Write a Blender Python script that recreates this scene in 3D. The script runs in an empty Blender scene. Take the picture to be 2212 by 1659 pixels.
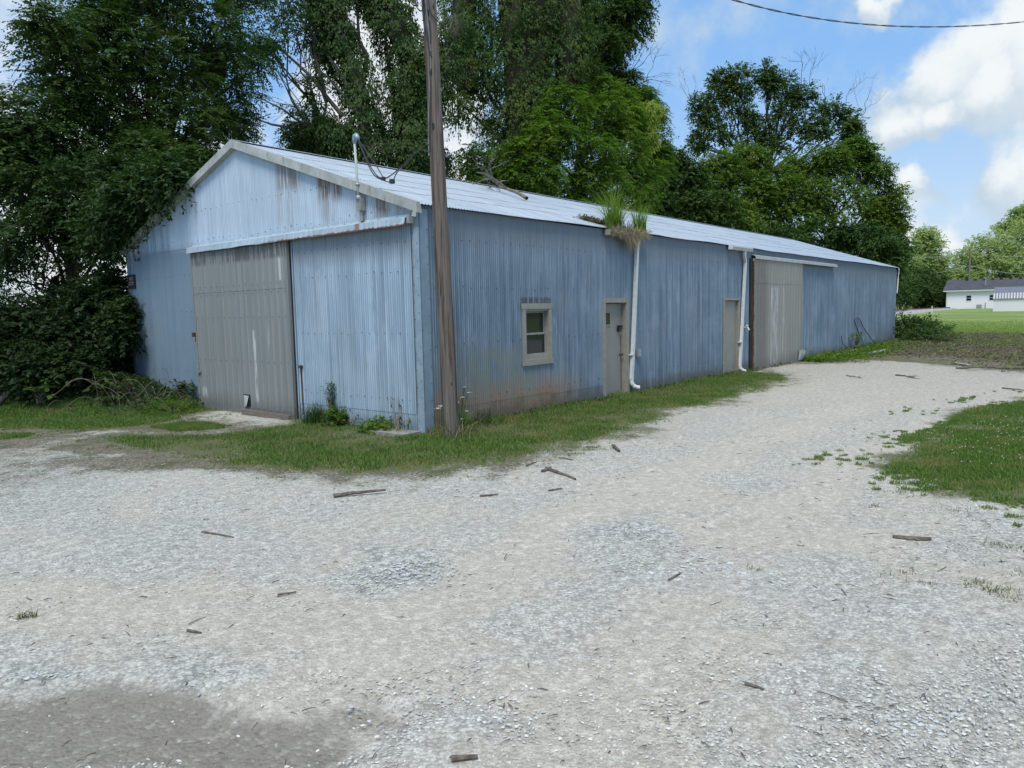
import bpy, math, numpy as np
from mathutils import Vector
R = math.radians
scene = bpy.context.scene
COL = scene.collection
# ------------------------------------------------------------------ camera
CAM = np.array([-7.9508, -8.2159, 1.85])
FW = np.array([0.77163142, 0.62865369, -0.09684779])
RT = np.array([0.62980522, -0.77644033, -0.02204061])
UP = np.array([0.08905244, 0.04398802, 0.99505513])
FPX = 1612.26                      # focal length in px of a 2212 px wide picture
cd = bpy.data.cameras.new('camera'); cam = bpy.data.objects.new('camera', cd); COL.objects.link(cam)
from mathutils import Matrix
cam.matrix_world = Matrix(((RT[0], UP[0], -FW[0], CAM[0]), (RT[1], UP[1], -FW[1], CAM[1]), (RT[2], UP[2], -FW[2], CAM[2]), (0, 0, 0, 1)))
cd.sensor_width = 36; cd.lens = FPX / 2212 * 36; cd.clip_start = .05; cd.clip_end = 6000
scene.camera = cam
def ray(px, py): return FW + (px - 1106) / FPX * RT - (py - 829.5) / FPX * UP
def at(px, py, dep): return CAM + ray(px, py) * dep
def onplane(px, py, ax, val):
    d = ray(px, py); return CAM + d * ((val - CAM[ax]) / d[ax])
def G(px, py, z=0.): return onplane(px, py, 2, z)

# ------------------------------------------------------------------ view
scene.view_settings.view_transform = 'Standard'; scene.view_settings.look = 'None'
scene.view_settings.gamma = 1; scene.view_settings.exposure = 0.2
cy = scene.cycles
cy.max_bounces = 6; cy.diffuse_bounces = 3; cy.glossy_bounces = 3; cy.transparent_max_bounces = 8; cy.transmission_bounces = 3
cy.use_denoising = True

# ------------------------------------------------------------------ node helpers
def nd(nt, typ, ins=None, **props):
    n = nt.nodes.new(typ)
    for k, v in props.items(): setattr(n, k, v)
    for k, v in (ins or {}).items():
        s = n.inputs[k]
        if isinstance(v, bpy.types.NodeSocket): nt.links.new(v, s)
        else: s.default_value = v
    return n
def math_(nt, op, a, b=0.5, clamp=False, c=None):
    ins = {0: a, 1: b}
    if c is not None: ins[2] = c
    return nd(nt, 'ShaderNodeMath', ins, operation=op, use_clamp=clamp).outputs[0]
def vmath(nt, op, a, b): return nd(nt, 'ShaderNodeVectorMath', {0: a, 1: b}, operation=op)
def mix(nt, fac, a, b, mode='MIX'):
    n = nt.nodes.new('ShaderNodeMix'); n.data_type = 'RGBA'; n.blend_type = mode; n.clamp_factor = True
    for i, v in ((0, fac), (6, a), (7, b)):
        if isinstance(v, bpy.types.NodeSocket): nt.links.new(v, n.inputs[i])
        else: n.inputs[i].default_value = v if i == 0 else (tuple(v) + (1,))[:4]
    return n.outputs[2]
def noise(nt, vec, scale, detail=3, rough=.5, dist=0.):
    return nd(nt, 'ShaderNodeTexNoise', {'Vector': vec, 'Scale': scale, 'Detail': detail, 'Roughness': rough, 'Distortion': dist}).outputs[0]
def sst(nt, x, lo, hi):
    n = nd(nt, 'ShaderNodeMapRange', {0: x, 1: lo, 2: hi, 3: 0., 4: 1.}, interpolation_type='SMOOTHSTEP'); return n.outputs[0]
def scl(nt, vec, s): return nd(nt, 'ShaderNodeMapping', {'Vector': vec, 'Scale': s}).outputs[0]

# ------------------------------------------------------------------ world and sun
SUN_EL, SUN_AZ = 60, 208         # degrees; azimuth of the sun measured from +X towards +Y
w = bpy.data.worlds.new('World'); scene.world = w; w.use_nodes = True
nt = w.node_tree; nt.nodes.clear()
wo = nd(nt, 'ShaderNodeOutputWorld'); bg = nd(nt, 'ShaderNodeBackground', {'Strength': 0.12})
sky = nd(nt, 'ShaderNodeTexSky'); sky.sky_type = 'NISHITA'; sky.sun_disc = False
sky.sun_elevation = R(SUN_EL); sky.sun_rotation = R(90 - SUN_AZ); sky.air_density = 1.0; sky.dust_density = 1.2; sky.ozone_density = 1.0
tc = nd(nt, 'ShaderNodeTexCoord'); gen = tc.outputs['Generated']
skyc = mix(nt, 1.0, sky.outputs[0], SKYMUL if 'SKYMUL' in globals() else (1.25, 1.2, 1.12), 'MULTIPLY')
skyc = mix(nt, 0.7, skyc, (1.75, 3.85, 7.3))
# clouds: puffs in given compass directions broken up by noise
puffs = [(2085, 150, .085), (2010, 185, .062), (2180, 120, .08), (2260, 160, .10), (2110, 215, .05), (1945, 275, .038), (1925, 210, .038), (2185, 380, .045), (2240, 390, .06), (1895, 15, .03),
         (2190, 20, .045), (1990, 410, .03), (2060, 530, .05), (2010, 270, .03), (820, 160, .14), (930, 270, .12), (760, 320, .12), (180, 620, .3), (1000, 430, .09),
         (-900, 300, .5), (2900, 250, .35), (1450, -1900, .45), (1100, -2500, .8), (3800, -200, .6), (500, 560, .2), (1330, 520, .07), (1960, 520, .05)]
wn = noise(nt, gen, 9.0, 3, .55)
wv = vmath(nt, 'ADD', gen, vmath(nt, 'SCALE', vmath(nt, 'SUBTRACT', nd(nt, 'ShaderNodeTexNoise', {'Vector': gen, 'Scale': 7.0, 'Detail': 5.0, 'Roughness': .6}).outputs[1], (.5, .5, .5)).outputs[0], (0, 0, 0)).outputs[0]).outputs[0]
for n in nt.nodes:
    if n.type == 'VECT_MATH' and n.operation == 'SCALE': n.inputs['Scale'].default_value = .13
mask = None; mlow = None
for px, py, rad in puffs:
    d = ray(px, py); d = d / np.linalg.norm(d)
    dist = vmath(nt, 'DISTANCE', wv, tuple(d)).outputs['Value']
    m = math_(nt, 'SUBTRACT', 1.0, math_(nt, 'DIVIDE', dist, rad))
    mask = m if mask is None else math_(nt, 'MAXIMUM', mask, m)
    d2 = d + np.array([0, 0, rad * .45]); d2 = d2 / np.linalg.norm(d2)
    m2 = math_(nt, 'SUBTRACT', 1.0, math_(nt, 'DIVIDE', vmath(nt, 'DISTANCE', wv, tuple(d2)).outputs['Value'], rad))
    mlow = m2 if mlow is None else math_(nt, 'MAXIMUM', mlow, m2)
cn = noise(nt, gen, 11.0, 8, .58)
cn2 = noise(nt, gen, 34.0, 5, .6)
den = math_(nt, 'ADD', math_(nt, 'MAXIMUM', math_(nt, 'MULTIPLY', mask, 1.25), -.6), math_(nt, 'ADD', math_(nt, 'MULTIPLY', math_(nt, 'SUBTRACT', cn, .5), 1.5), math_(nt, 'MULTIPLY', math_(nt, 'SUBTRACT', cn2, .5), .35)))
cov = sst(nt, den, .06, .72)
# faint thin veil near the horizon
hz = nd(nt, 'ShaderNodeSeparateXYZ', {0: gen}).outputs[2]
veil = math_(nt, 'MULTIPLY', math_(nt, 'SUBTRACT', 1.0, sst(nt, hz, 0.0, .30)), .62)
skyc = mix(nt, veil, skyc, (5.6, 6.3, 6.6))
wisps = math_(nt, 'MULTIPLY', sst(nt, noise(nt, scl(nt, gen, (1, 1, 2.6)), 4.5, 7, .6), .60, .85), .2)
skyc = mix(nt, wisps, skyc, (6.6, 7.2, 7.6))
shade = sst(nt, math_(nt, 'ADD', mlow, math_(nt, 'MULTIPLY', math_(nt, 'SUBTRACT', cn, .5), .9)), .12, .80)
cc = mix(nt, shade, (4.0, 4.9, 5.7), (6.5, 6.8, 6.95))
fin = mix(nt, cov, skyc, cc)
nt.links.new(fin, bg.inputs['Color']); nt.links.new(bg.outputs[0], wo.inputs['Surface'])
w.cycles.sampling_method = 'MANUAL'; w.cycles.sample_map_resolution = 512
sl = bpy.data.lights.new('sun', 'SUN'); so = bpy.data.objects.new('sun', sl); COL.objects.link(so)
sl.energy = 2.6; sl.angle = R(26); sl.color = (1, .94, .82)
sdir = Vector((math.cos(R(SUN_EL)) * math.cos(R(SUN_AZ)), math.cos(R(SUN_EL)) * math.sin(R(SUN_AZ)), math.sin(R(SUN_EL))))
so.rotation_euler = sdir.to_track_quat('Z', 'Y').to_euler(); so.location = (-10, -20, 30)

# ------------------------------------------------------------------ mesh helpers
OFF = {}                                     # object -> world offset of its data
def norm(v): return v / np.maximum(np.linalg.norm(v, axis=-1, keepdims=True), 1e-9)
class MB:
    def __init__(s): s.v = []; s.f = []; s.n = 0
    def add(s, V, F):
        V = np.asarray(V, float).reshape(-1, 3); s.v.append(V); F = np.asarray(F, int)
        s.f.append(F + s.n); s.n += len(V); return s
    def box(s, x0, x1, y0, y1, z0, z1):
        V = [(x, y, z) for z in (z0, z1) for y in (y0, y1) for x in (x0, x1)]
        return s.add(V, [(0, 2, 3, 1), (4, 5, 7, 6), (0, 1, 5, 4), (2, 6, 7, 3), (0, 4, 6, 2), (1, 3, 7, 5)])
    def bar(s, a, b, w_, h_, upv=(0, 0, 1)):   # rectangular bar between two points
        a = np.array(a, float); b = np.array(b, float); d = norm(b - a); sd = norm(np.cross(d, upv)); u = np.cross(sd, d)
        V = [p + sd * i * w_ / 2 + u * j * h_ / 2 for p in (a, b) for i, j in ((-1, -1), (1, -1), (1, 1), (-1, 1))]
        return s.add(V, [(0, 3, 2, 1), (4, 5, 6, 7), (0, 1, 5, 4), (1, 2, 6, 5), (2, 3, 7, 6), (3, 0, 4, 7)])
    def tube(s, P, r, seg=8, cap=True):
        P = np.asarray(P, float); n = len(P); r = np.broadcast_to(np.asarray(r, float), (n,))
        T = norm(np.gradient(P, axis=0)); ref = np.array([0, 0, 1.]) if abs(T[0][2]) < .9 else np.array([1., 0, 0])
        U = norm(np.cross(T, ref)); W = np.cross(T, U)
        a = np.arange(seg) * 2 * np.pi / seg
        V = (P[:, None, :] + r[:, None, None] * (np.cos(a)[None, :, None] * U[:, None, :] + np.sin(a)[None, :, None] * W[:, None, :])).reshape(-1, 3)
        i = np.arange(n - 1)[:, None] * seg; j = np.arange(seg)[None, :]; j2 = (j + 1) % seg
        F = np.stack([i + j, i + j2, i + seg + j2, i + seg + j], -1).reshape(-1, 4)
        s.add(V, F)
        if cap:
            V2 = np.vstack([V, P[:1], P[-1:]]); base = len(V)
            c = [(base, (k + 1) % seg, k, k) for k in range(seg)] + [(base + 1, (n - 1) * seg + k, (n - 1) * seg + (k + 1) % seg, (n - 1) * seg + (k + 1) % seg) for k in range(seg)]
            C = [t[:3] for t in c]; s.v.append(V2[base:]); m = {}
            off = s.n - len(V)
            s.f.append(np.array([[(q + off) if q < base else (s.n + q - base) for q in t] for t in C])); s.n += 2
        return s
    def build(s, name, mat, parent=None, smooth=False):
        V = np.vstack(s.v) if s.v else np.zeros((0, 3))
        o_off = OFF.get(parent.name, np.zeros(3)) if parent else np.zeros(3)
        V = V - o_off
        me = bpy.data.meshes.new(name)
        L = np.concatenate([f.reshape(-1) for f in s.f]); cnt = np.concatenate([np.full(len(f), f.shape[1]) for f in s.f])
        me.vertices.add(len(V)); me.vertices.foreach_set('co', V.astype(np.float32).reshape(-1))
        me.loops.add(len(L)); me.loops.foreach_set('vertex_index', L.astype(np.int32))
        me.polygons.add(len(cnt)); st = np.concatenate([[0], np.cumsum(cnt)[:-1]])
        me.polygons.foreach_set('loop_start', st.astype(np.int32)); me.polygons.foreach_set('loop_total', cnt.astype(np.int32))
        me.polygons.foreach_set('use_smooth', np.full(len(cnt), bool(smooth)))
        me.update(calc_edges=True)
        if mat: me.materials.append(mat)
        o = bpy.data.objects.new(name, me); COL.objects.link(o)
        if parent: o.parent = parent; OFF[o.name] = o_off
        else: OFF[o.name] = np.zeros(3)
        return o
def tag(o, label=None, cat=None, group=None, kind=None):
    if label: o['label'] = label
    if cat: o['category'] = cat
    if group: o['group'] = group
    if kind: o['kind'] = kind
    return o
def thing(name, loc, label, cat, group=None):
    o = bpy.data.objects.new(name, None); COL.objects.link(o); o.location = tuple(float(c) for c in loc); OFF[o.name] = np.array(loc, float)
    o.empty_display_size = .2
    return tag(o, label, cat, group)
def recenter(o, loc):                        # put a single-mesh thing's origin at its base
    loc = np.array(loc, float); me = o.data; n = len(me.vertices); a = np.empty(n * 3, np.float32); me.vertices.foreach_get('co', a)
    a = (a.reshape(-1, 3) - loc).astype(np.float32); me.vertices.foreach_set('co', a.reshape(-1)); o.location = tuple(float(c) for c in loc); me.update(); return o
def sm(x, a, b): t = np.clip((x - a) / (b - a), 0, 1); return t * t * (3 - 2 * t)
def wob(x, y, s=0):                          # cheap smooth 2d noise in -1..1
    r = np.random.default_rng(s); o = 0
    for k in range(7):
        a, b, c = r.uniform(-1, 1, 2).tolist() + [r.uniform(0, 7)]; f = 1.0 * 1.35 ** k
        o = o + np.sin((x * a + y * b) * f * 1.6 + c) / (1 + k * .35)
    return o / 3.2

# ------------------------------------------------------------------ materials
def newmat(name):
    m = bpy.data.materials.new(name); m.use_nodes = True; t = m.node_tree; t.nodes.clear()
    out = nd(t, 'ShaderNodeOutputMaterial'); p = nd(t, 'ShaderNodeBsdfPrincipled'); t.links.new(p.outputs[0], out.inputs[0])
    return m, t, p, out
def setp(t, p, **kw):
    for k, v in kw.items():
        s = p.inputs[k.replace('_', ' ')]
        if isinstance(v, bpy.types.NodeSocket): t.links.new(v, s)
        else: s.default_value = (tuple(v) + (1,))[:4] if isinstance(v, (tuple, list)) else v
def simple(name, c1, c2=None, rough=.6, metal=0., scale=4., bump=.0, stretch=(1, 1, 1)):
    m, t, p, o = newmat(name); pos = nd(t, 'ShaderNodeTexCoord').outputs['Object']
    n = noise(t, scl(t, pos, stretch), scale, 5, .6)
    setp(t, p, Base_Color=mix(t, sst(t, n, .3, .7), c1, c2 or tuple(c * .75 for c in c1)), Roughness=rough, Metallic=metal)
    if bump: t.links.new(nd(t, 'ShaderNodeBump', {'Height': n, 'Strength': bump, 'Distance': .01}).outputs[0], p.inputs['Normal'])
    return m
def boxmask(t, sep, lo, hi, soft):           # soft box in object space: lo/hi tuples with None = open
    m = None
    for i in range(3):
        for v, sgn in ((lo[i], 1), (hi[i], -1)):
            if v is None: continue
            a = sst(t, sep[i], v - soft, v + soft)
            if sgn < 0: a = math_(t, 'SUBTRACT', 1.0, a)
            m = a if m is None else math_(t, 'MULTIPLY', m, a)
    return m
def metal_wall(name, base, dark, light, u_axis, kind):
    m, t, p, o = newmat(name); pos = nd(t, 'ShaderNodeTexCoord').outputs['Object']
    sx = nd(t, 'ShaderNodeSeparateXYZ', {0: pos}); sep = sx.outputs
    u = sep[u_axis]
    st = noise(t, scl(t, pos, (9, 9, .35)), 1.0, 6, .65)
    st2 = noise(t, scl(t, pos, (28, 28, .9)), 1.0, 4, .6)
    big = noise(t, scl(t, pos, (.5, .5, .7)), 1.3, 4, .55)
    c = mix(t, sst(t, st, .32, .68), dark, base)
    c = mix(t, math_(t, 'MULTIPLY', sst(t, st2, .50, .78), .55), c, light)
    mot = noise(t, scl(t, pos, (3.2, 3.2, 1.1)), 1.0, 6, .7)
    c = mix(t, math_(t, 'MULTIPLY', sst(t, mot, .48, .66), .55), c, tuple(.35 * a + .65 * (b * .93) for a, b in zip(base, light)))
    c = mix(t, math_(t, 'MULTIPLY', math_(t, 'SUBTRACT', 1.0, sst(t, mot, .32, .46)), .35), c, tuple(x * .9 for x in dark))
    c = mix(t, math_(t, 'MULTIPLY', sst(t, noise(t, pos, .9, 5, .65), .48, .7), .30), c, tuple(sum(base) / 3 * q for q in (.98, 1.0, .98)))
    c = mix(t, math_(t, 'MULTIPLY', sst(t, big, .42, .72), .45), c, tuple(.5 * (a + b) for a, b in zip(base, light)))
    # sheet to sheet variation
    sh = nd(t, 'ShaderNodeTexWhiteNoise', {'W': math_(t, 'FLOOR', math_(t, 'DIVIDE', u, .66))}, noise_dimensions='1D').outputs[0]
    c = mix(t, math_(t, 'MULTIPLY', sh, .22), c, dark)
    fr = math_(t, 'FRACT', math_(t, 'DIVIDE', u, .66))
    seam = math_(t, 'MULTIPLY', math_(t, 'LESS_THAN', fr, .018), math_(t, 'MULTIPLY', sh, .5))
    c = mix(t, seam, c, tuple(a * .45 for a in dark))
    rb_ = nd(t, 'ShaderNodeTexWhiteNoise', {'W': math_(t, 'FLOOR', math_(t, 'DIVIDE', u, .05))}, noise_dimensions='1D').outputs[0]
    rb_ = math_(t, 'MULTIPLY', sst(t, rb_, .45, 1.0), math_(t, 'ADD', .05, math_(t, 'MULTIPLY', noise(t, scl(t, pos, (3, 3, .8)), 1.0, 3, .5), .6)))
    c = mix(t, rb_, c, tuple(a * .62 for a in dark))
    rv_ = math_(t, 'COSINE', math_(t, 'MULTIPLY', u, 2 * math.pi / .05), 0.)
    c = mix(t, math_(t, 'MULTIPLY', sst(t, math_(t, 'MULTIPLY', rv_, -1.), -.2, 1.0), .50), c, tuple(a * .7 for a in dark))  # valley dirt, plus rib shading painted in so the corrugation shows
    drip = noise(t, scl(t, pos, (13, 13, 1.2)), 1.0, 5, .7)
    dripf = noise(t, scl(t, pos, (24, 24, 1.1)), 1.0, 5, .7)
    if kind == 'side':
        edge = noise(t, pos, 3.2, 4, .6)
        # rust rising from the ground at the near end
        h = math_(t, 'ADD', math_(t, 'MULTIPLY', math_(t, 'SUBTRACT', edge, .5), .5), math_(t, 'MULTIPLY', math_(t, 'SUBTRACT', drip, .5), .5))
        zz = math_(t, 'ADD', sep[2], h)
        r1 = math_(t, 'MULTIPLY', math_(t, 'SUBTRACT', 1.0, sst(t, zz, .30, .85)), math_(t, 'SUBTRACT', 1.0, sst(t, sep[0], 3.0, 4.9)))
        c = mix(t, math_(t, 'MULTIPLY', r1, .92), c, (.33, .215, .135))
        r2 = math_(t, 'SUBTRACT', 1.0, sst(t, zz, .10, .38))
        c = mix(t, math_(t, 'MULTIPLY', r2, .70), c, (.12, .11, .085))
        gr = math_(t, 'MULTIPLY', boxmask(t, sep, (.3, None, .3), (3.0, None, 1.25), .35), sst(t, edge, .35, .6))
        c = mix(t, math_(t, 'MULTIPLY', gr, .80), c, (.225, .245, .205))
        ws = math_(t, 'MULTIPLY', boxmask(t, sep, (2.44, None, 1.96), (3.32, None, 2.09), .03), sst(t, drip, .30, .55))
        c = mix(t, math_(t, 'MULTIPLY', ws, .8), c, (.075, .07, .055))
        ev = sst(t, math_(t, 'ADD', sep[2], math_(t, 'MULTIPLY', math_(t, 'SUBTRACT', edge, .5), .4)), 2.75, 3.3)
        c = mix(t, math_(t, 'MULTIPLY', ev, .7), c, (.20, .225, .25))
        fm = boxmask(t, sep, (27.2, None, None), (30.4, None, .7), .3)
        c = mix(t, math_(t, 'MULTIPLY', fm, .35), c, (.12, .13, .09))
    else:
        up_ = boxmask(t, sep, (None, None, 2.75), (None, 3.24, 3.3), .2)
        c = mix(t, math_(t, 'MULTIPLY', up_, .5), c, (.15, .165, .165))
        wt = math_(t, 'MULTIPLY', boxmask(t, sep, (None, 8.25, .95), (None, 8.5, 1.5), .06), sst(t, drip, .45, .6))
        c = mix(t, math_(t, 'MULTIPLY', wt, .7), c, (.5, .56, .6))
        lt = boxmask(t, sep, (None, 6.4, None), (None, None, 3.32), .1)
        c = mix(t, math_(t, 'MULTIPLY', lt, .8), c, tuple(a * .66 for a in dark))  # older sheet tone, plus tree shade painted into the lower left
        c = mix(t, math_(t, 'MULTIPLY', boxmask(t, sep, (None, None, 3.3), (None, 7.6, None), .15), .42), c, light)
        rt_ = None
        for y0, y1, z0, s_ in ((2.85, 3.55, 4.05, .75), (1.75, 2.38, 3.75, .95), (2.0, 2.3, 3.4, .5), (1.15, 1.42, 3.4, .65), (.62, 1.0, 3.35, .9), (.2, .5, 3.35, .6), (3.15, 3.24, 3.35, .6), (3.45, 3.52, 3.5, .6)):
            b = math_(t, 'MULTIPLY', boxmask(t, sep, (None, y0, z0), (None, y1, None), .13), math_(t, 'MULTIPLY', sst(t, dripf, .38, .54), s_))
            rt_ = b if rt_ is None else math_(t, 'MAXIMUM', rt_, b)
        c = mix(t, rt_, c, (.20, .145, .105))
        cr = math_(t, 'MULTIPLY', boxmask(t, sep, (None, 2.28, 4.0), (None, 2.36, None), .02), .7)
        c = mix(t, cr, c, (.26, .12, .055))
        zz = math_(t, 'ADD', sep[2], math_(t, 'MULTIPLY', math_(t, 'SUBTRACT', drip, .5), .4))
        c = mix(t, math_(t, 'MULTIPLY', math_(t, 'SUBTRACT', 1.0, sst(t, zz, .02, .3)), .5), c, (.12, .12, .10))
    sp = noise(t, pos, 60, 2, .5)
    setp(t, p, Base_Color=c, Metallic=.35, Roughness=math_(t, 'ADD', .42, math_(t, 'MULTIPLY', st, .3)))
    hh = math_(t, 'ADD', math_(t, 'MULTIPLY', sp, .12), noise(t, scl(t, pos, (1.1, 1.1, .8)), 1.0, 3, .5))
    t.links.new(nd(t, 'ShaderNodeBump', {'Height': hh, 'Strength': .25, 'Distance': .03}).outputs[0], p.inputs['Normal'])
    return m
M = {}
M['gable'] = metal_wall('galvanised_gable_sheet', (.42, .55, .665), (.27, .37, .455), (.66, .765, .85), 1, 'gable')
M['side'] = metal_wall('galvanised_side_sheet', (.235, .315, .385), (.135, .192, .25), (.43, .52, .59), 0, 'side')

def door_metal(name, c1, c2, c3, ax, stains):
    m, t, p, o = newmat(name); pos = nd(t, 'ShaderNodeTexCoord').outputs['Object']; sep = nd(t, 'ShaderNodeSeparateXYZ', {0: pos}).outputs
    st = noise(t, scl(t, pos, (12, 12, .4)), 1.0, 6, .65); st2 = noise(t, scl(t, pos, (5, 5, .3)), 1.0, 3, .6)
    wh = noise(t, scl(t, pos, (16, 16, 1.3)), 1.0, 6, .7)
    c = mix(t, sst(t, st, .3, .7), c1, c2); c = mix(t, math_(t, 'MULTIPLY', sst(t, st2, .5, .75), .5), c, c3)
    w_ = sst(t, math_(t, 'FRACT', math_(t, 'DIVIDE', sep[ax], .2)), .35, .65)
    c = mix(t, math_(t, 'MULTIPLY', w_, .18), c, c3)
    for lo, hi, s_, col, th in stains:
        b = math_(t, 'MULTIPLY', boxmask(t, sep, lo, hi, s_), sst(t, wh, th, th + .08)); c = mix(t, math_(t, 'MULTIPLY', b, .85), c, col)
    zz = math_(t, 'ADD', sep[2], math_(t, 'MULTIPLY', math_(t, 'SUBTRACT', wh, .5), .5))
    c = mix(t, math_(t, 'MULTIPLY', math_(t, 'SUBTRACT', 1.0, sst(t, zz, .05, .5)), .55), c, (.12, .11, .09))
    setp(t, p, Base_Color=c, Metallic=.15, Roughness=.55)
    return m
M['greydoor'] = door_metal('weathered_grey_door_sheet', (.215, .235, .225), (.27, .285, .27), (.33, .34, .325), 1,
    [((None, 3.42, 2.5), (None, 3.5, 3.15), .02, (.6, .62, .6), .42), ((None, 4.35, .25), (None, 4.45, 1.6), .02, (.55, .57, .56), .42),
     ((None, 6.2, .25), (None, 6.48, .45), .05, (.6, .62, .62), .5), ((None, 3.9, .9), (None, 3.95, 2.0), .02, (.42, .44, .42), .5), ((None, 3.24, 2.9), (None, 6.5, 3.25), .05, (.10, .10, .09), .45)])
M['tandoor'] = door_metal('weathered_tan_door_sheet', (.25, .24, .215), (.315, .30, .27), (.38, .375, .345), 0,
    [((14.3, None, .1), (14.9, None, 2.4), .05, (.5, .51, .5), .47), ((15.3, None, .1), (15.5, None, 2.4), .05, (.47, .48, .47), .5),
     ((13.0, None, None), (14.0, None, 3.2), .3, (.17, .16, .135), .35)])
M['screw'] = simple('dull_screw_heads', (.07, .08, .095), (.10, .11, .12), .6)
M['trimw'] = simple('dirty_white_trim', (.46, .49, .47), (.33, .36, .34), .55, .1, 6, 0, (1, 1, .5))
M['trimb'] = simple('galvanised_trim', (.38, .47, .54), (.28, .37, .44), .45, .35, 5)
M['trimd'] = simple('galvanised_trim_shaded', (.26, .35, .43), (.21, .29, .36), .5, .3, 5)  # darker copy of the trim; shade on these corner faces painted in
M['white'] = simple('white_paint', (.70, .71, .71), (.58, .60, .60), .45, 0, 12)
M['cream'] = simple('putty_coloured_paint', (.31, .295, .25), (.25, .24, .205), .6, 0, 9, .1)
M['cream2'] = simple('flaking_putty_paint', (.34, .33, .285), (.23, .215, .185), .65, 0, 22, .2)
M['doorp'] = simple('tan_door_paint', (.29, .28, .245), (.26, .25, .22), .5, 0, 3)
M['rust'] = simple('rusty_iron', (.13, .06, .035), (.05, .035, .03), .8, .2, 20)
M['black'] = simple('black_metal', (.02, .02, .02), (.035, .033, .03), .5, .2, 20)
M['rubber'] = simple('black_cable', (.025, .027, .032), (.04, .04, .045), .5, 0, 20)
M['greyc'] = simple('grey_weathered_cable', (.25, .25, .25), (.12, .12, .12), .6, 0, 8)
M['concrete'] = simple('concrete', (.30, .29, .25), (.20, .19, .165), .85, 0, 12, .4)
M['greybox'] = simple('grey_box_paint', (.33, .345, .33), (.24, .25, .24), .55, .1, 14)
M['dark'] = simple('dark_interior', (.012, .012, .012), (.02, .02, .02), .9)
M['plank'] = simple('weathered_plank', (.22, .18, .14), (.12, .10, .08), .85, 0, 6, .5, (1, 1, 12))
M['plankw'] = simple('pale_board', (.42, .42, .36), (.30, .29, .24), .8, 0, 6, .3)
M['stick'] = simple('dead_wood', (.19, .155, .12), (.075, .06, .048), .9, 0, 25, .4)
M['drystem'] = simple('dry_stem', (.24, .20, .15), (.13, .11, .08), .85, 0, 15)
def glass():
    m, t, p, o = newmat('dark_window_glass'); setp(t, p, Base_Color=(.015, .02, .02), Roughness=.04, Specular_IOR_Level=.6); return m
M['glass'] = glass()
def roofmat():
    m, t, p, o = newmat('galvanised_roof_sheet'); pos = nd(t, 'ShaderNodeTexCoord').outputs['Object']; sep = nd(t, 'ShaderNodeSeparateXYZ', {0: pos}).outputs
    st = noise(t, scl(t, pos, (6, .6, 1)), 1.0, 5, .6); bg_ = noise(t, pos, .5, 3, .5)
    c = mix(t, sst(t, st, .3, .7), (.40, .48, .57), (.54, .62, .70)); c = mix(t, math_(t, 'MULTIPLY', sst(t, bg_, .45, .7), .4), c, (.34, .41, .49))
    # leaf litter caught along the sheet laps
    br = noise(t, scl(t, pos, (.9, 7, 1)), 1.0, 6, .75)
    lap = None
    for y0 in (.95, 1.75, 2.6, 3.6):
        ln = math_(t, 'ABSOLUTE', math_(t, 'SUBTRACT', math_(t, 'ADD', sep[1], math_(t, 'MULTIPLY', math_(t, 'SUBTRACT', noise(t, scl(t, pos, (2.2, 1, 1)), 1.0, 3, .6), .5), .12)), y0))
        l = math_(t, 'MULTIPLY', math_(t, 'SUBTRACT', 1.0, sst(t, ln, .015, .06)), sst(t, br, .43, .52)); lap = l if lap is None else math_(t, 'MAXIMUM', lap, l)
    c = mix(t, math_(t, 'MULTIPLY', lap, .9), c, (.05, .045, .04))
    ltr = sst(t, noise(t, scl(t, pos, (1.6, 9, 1)), 1.0, 6, .7), .60, .66)
    c = mix(t, math_(t, 'MULTIPLY', ltr, .6), c, (.12, .11, .10))
    fr = math_(t, 'FRACT', math_(t, 'DIVIDE', sep[0], .66)); c = mix(t, math_(t, 'MULTIPLY', math_(t, 'LESS_THAN', fr, .03), .25), c, (.2, .24, .28))
    setp(t, p, Base_Color=c, Metallic=.45, Roughness=.38)
    return m
M['roof'] = roofmat()
def leafmat(name, c1, c2, c3, trans=.28, rough=.55, nscale=.7):
    m, t, p, o = newmat(name); geo = nd(t, 'ShaderNodeNewGeometry'); pos = nd(t, 'ShaderNodeTexCoord').outputs['Object']
    c = mix(t, geo.outputs['Random Per Island'], c1, c2)
    c = mix(t, math_(t, 'MULTIPLY', sst(t, noise(t, pos, nscale, 3, .6), .48, .68), .75), c, c3)
    setp(t, p, Base_Color=c, Roughness=rough, Specular_IOR_Level=.22)
    tr = nd(t, 'ShaderNodeBsdfTranslucent', {0: mix(t, 1.0, c, (1.25, 1.5, .6), 'MULTIPLY')})
    ms = nd(t, 'ShaderNodeMixShader', {0: trans, 1: p.outputs[0], 2: tr.outputs[0]}); t.links.new(ms.outputs[0], o.inputs[0]); return m
M['leafA'] = leafmat('leaf_deep_green', (.022, .050, .012), (.065, .125, .026), (.085, .125, .024))
M['leafB'] = leafmat('leaf_shade_green', (.018, .042, .012), (.05, .095, .026), (.06, .10, .025))
M['leafV'] = leafmat('leaf_creeper_green', (.032, .068, .012), (.075, .135, .022), (.12, .155, .024), .34)
M['leafS'] = leafmat('leaf_thicket_shaded', (.012, .028, .009), (.034, .066, .018), (.04, .065, .016))  # darker than the other leaves: thicket shade painted into the colour
M['tuft'] = leafmat('gravel_tuft_blade', (.07, .10, .03), (.18, .20, .09), (.20, .18, .10), .2, .7)
M['leafC'] = leafmat('leaf_mid_green', (.045, .10, .012), (.135, .23, .03), (.21, .27, .035), .42)
M['roots'] = leafmat('dry_roots', (.30, .25, .17), (.48, .41, .30), (.36, .29, .2), .2, .8)
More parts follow.
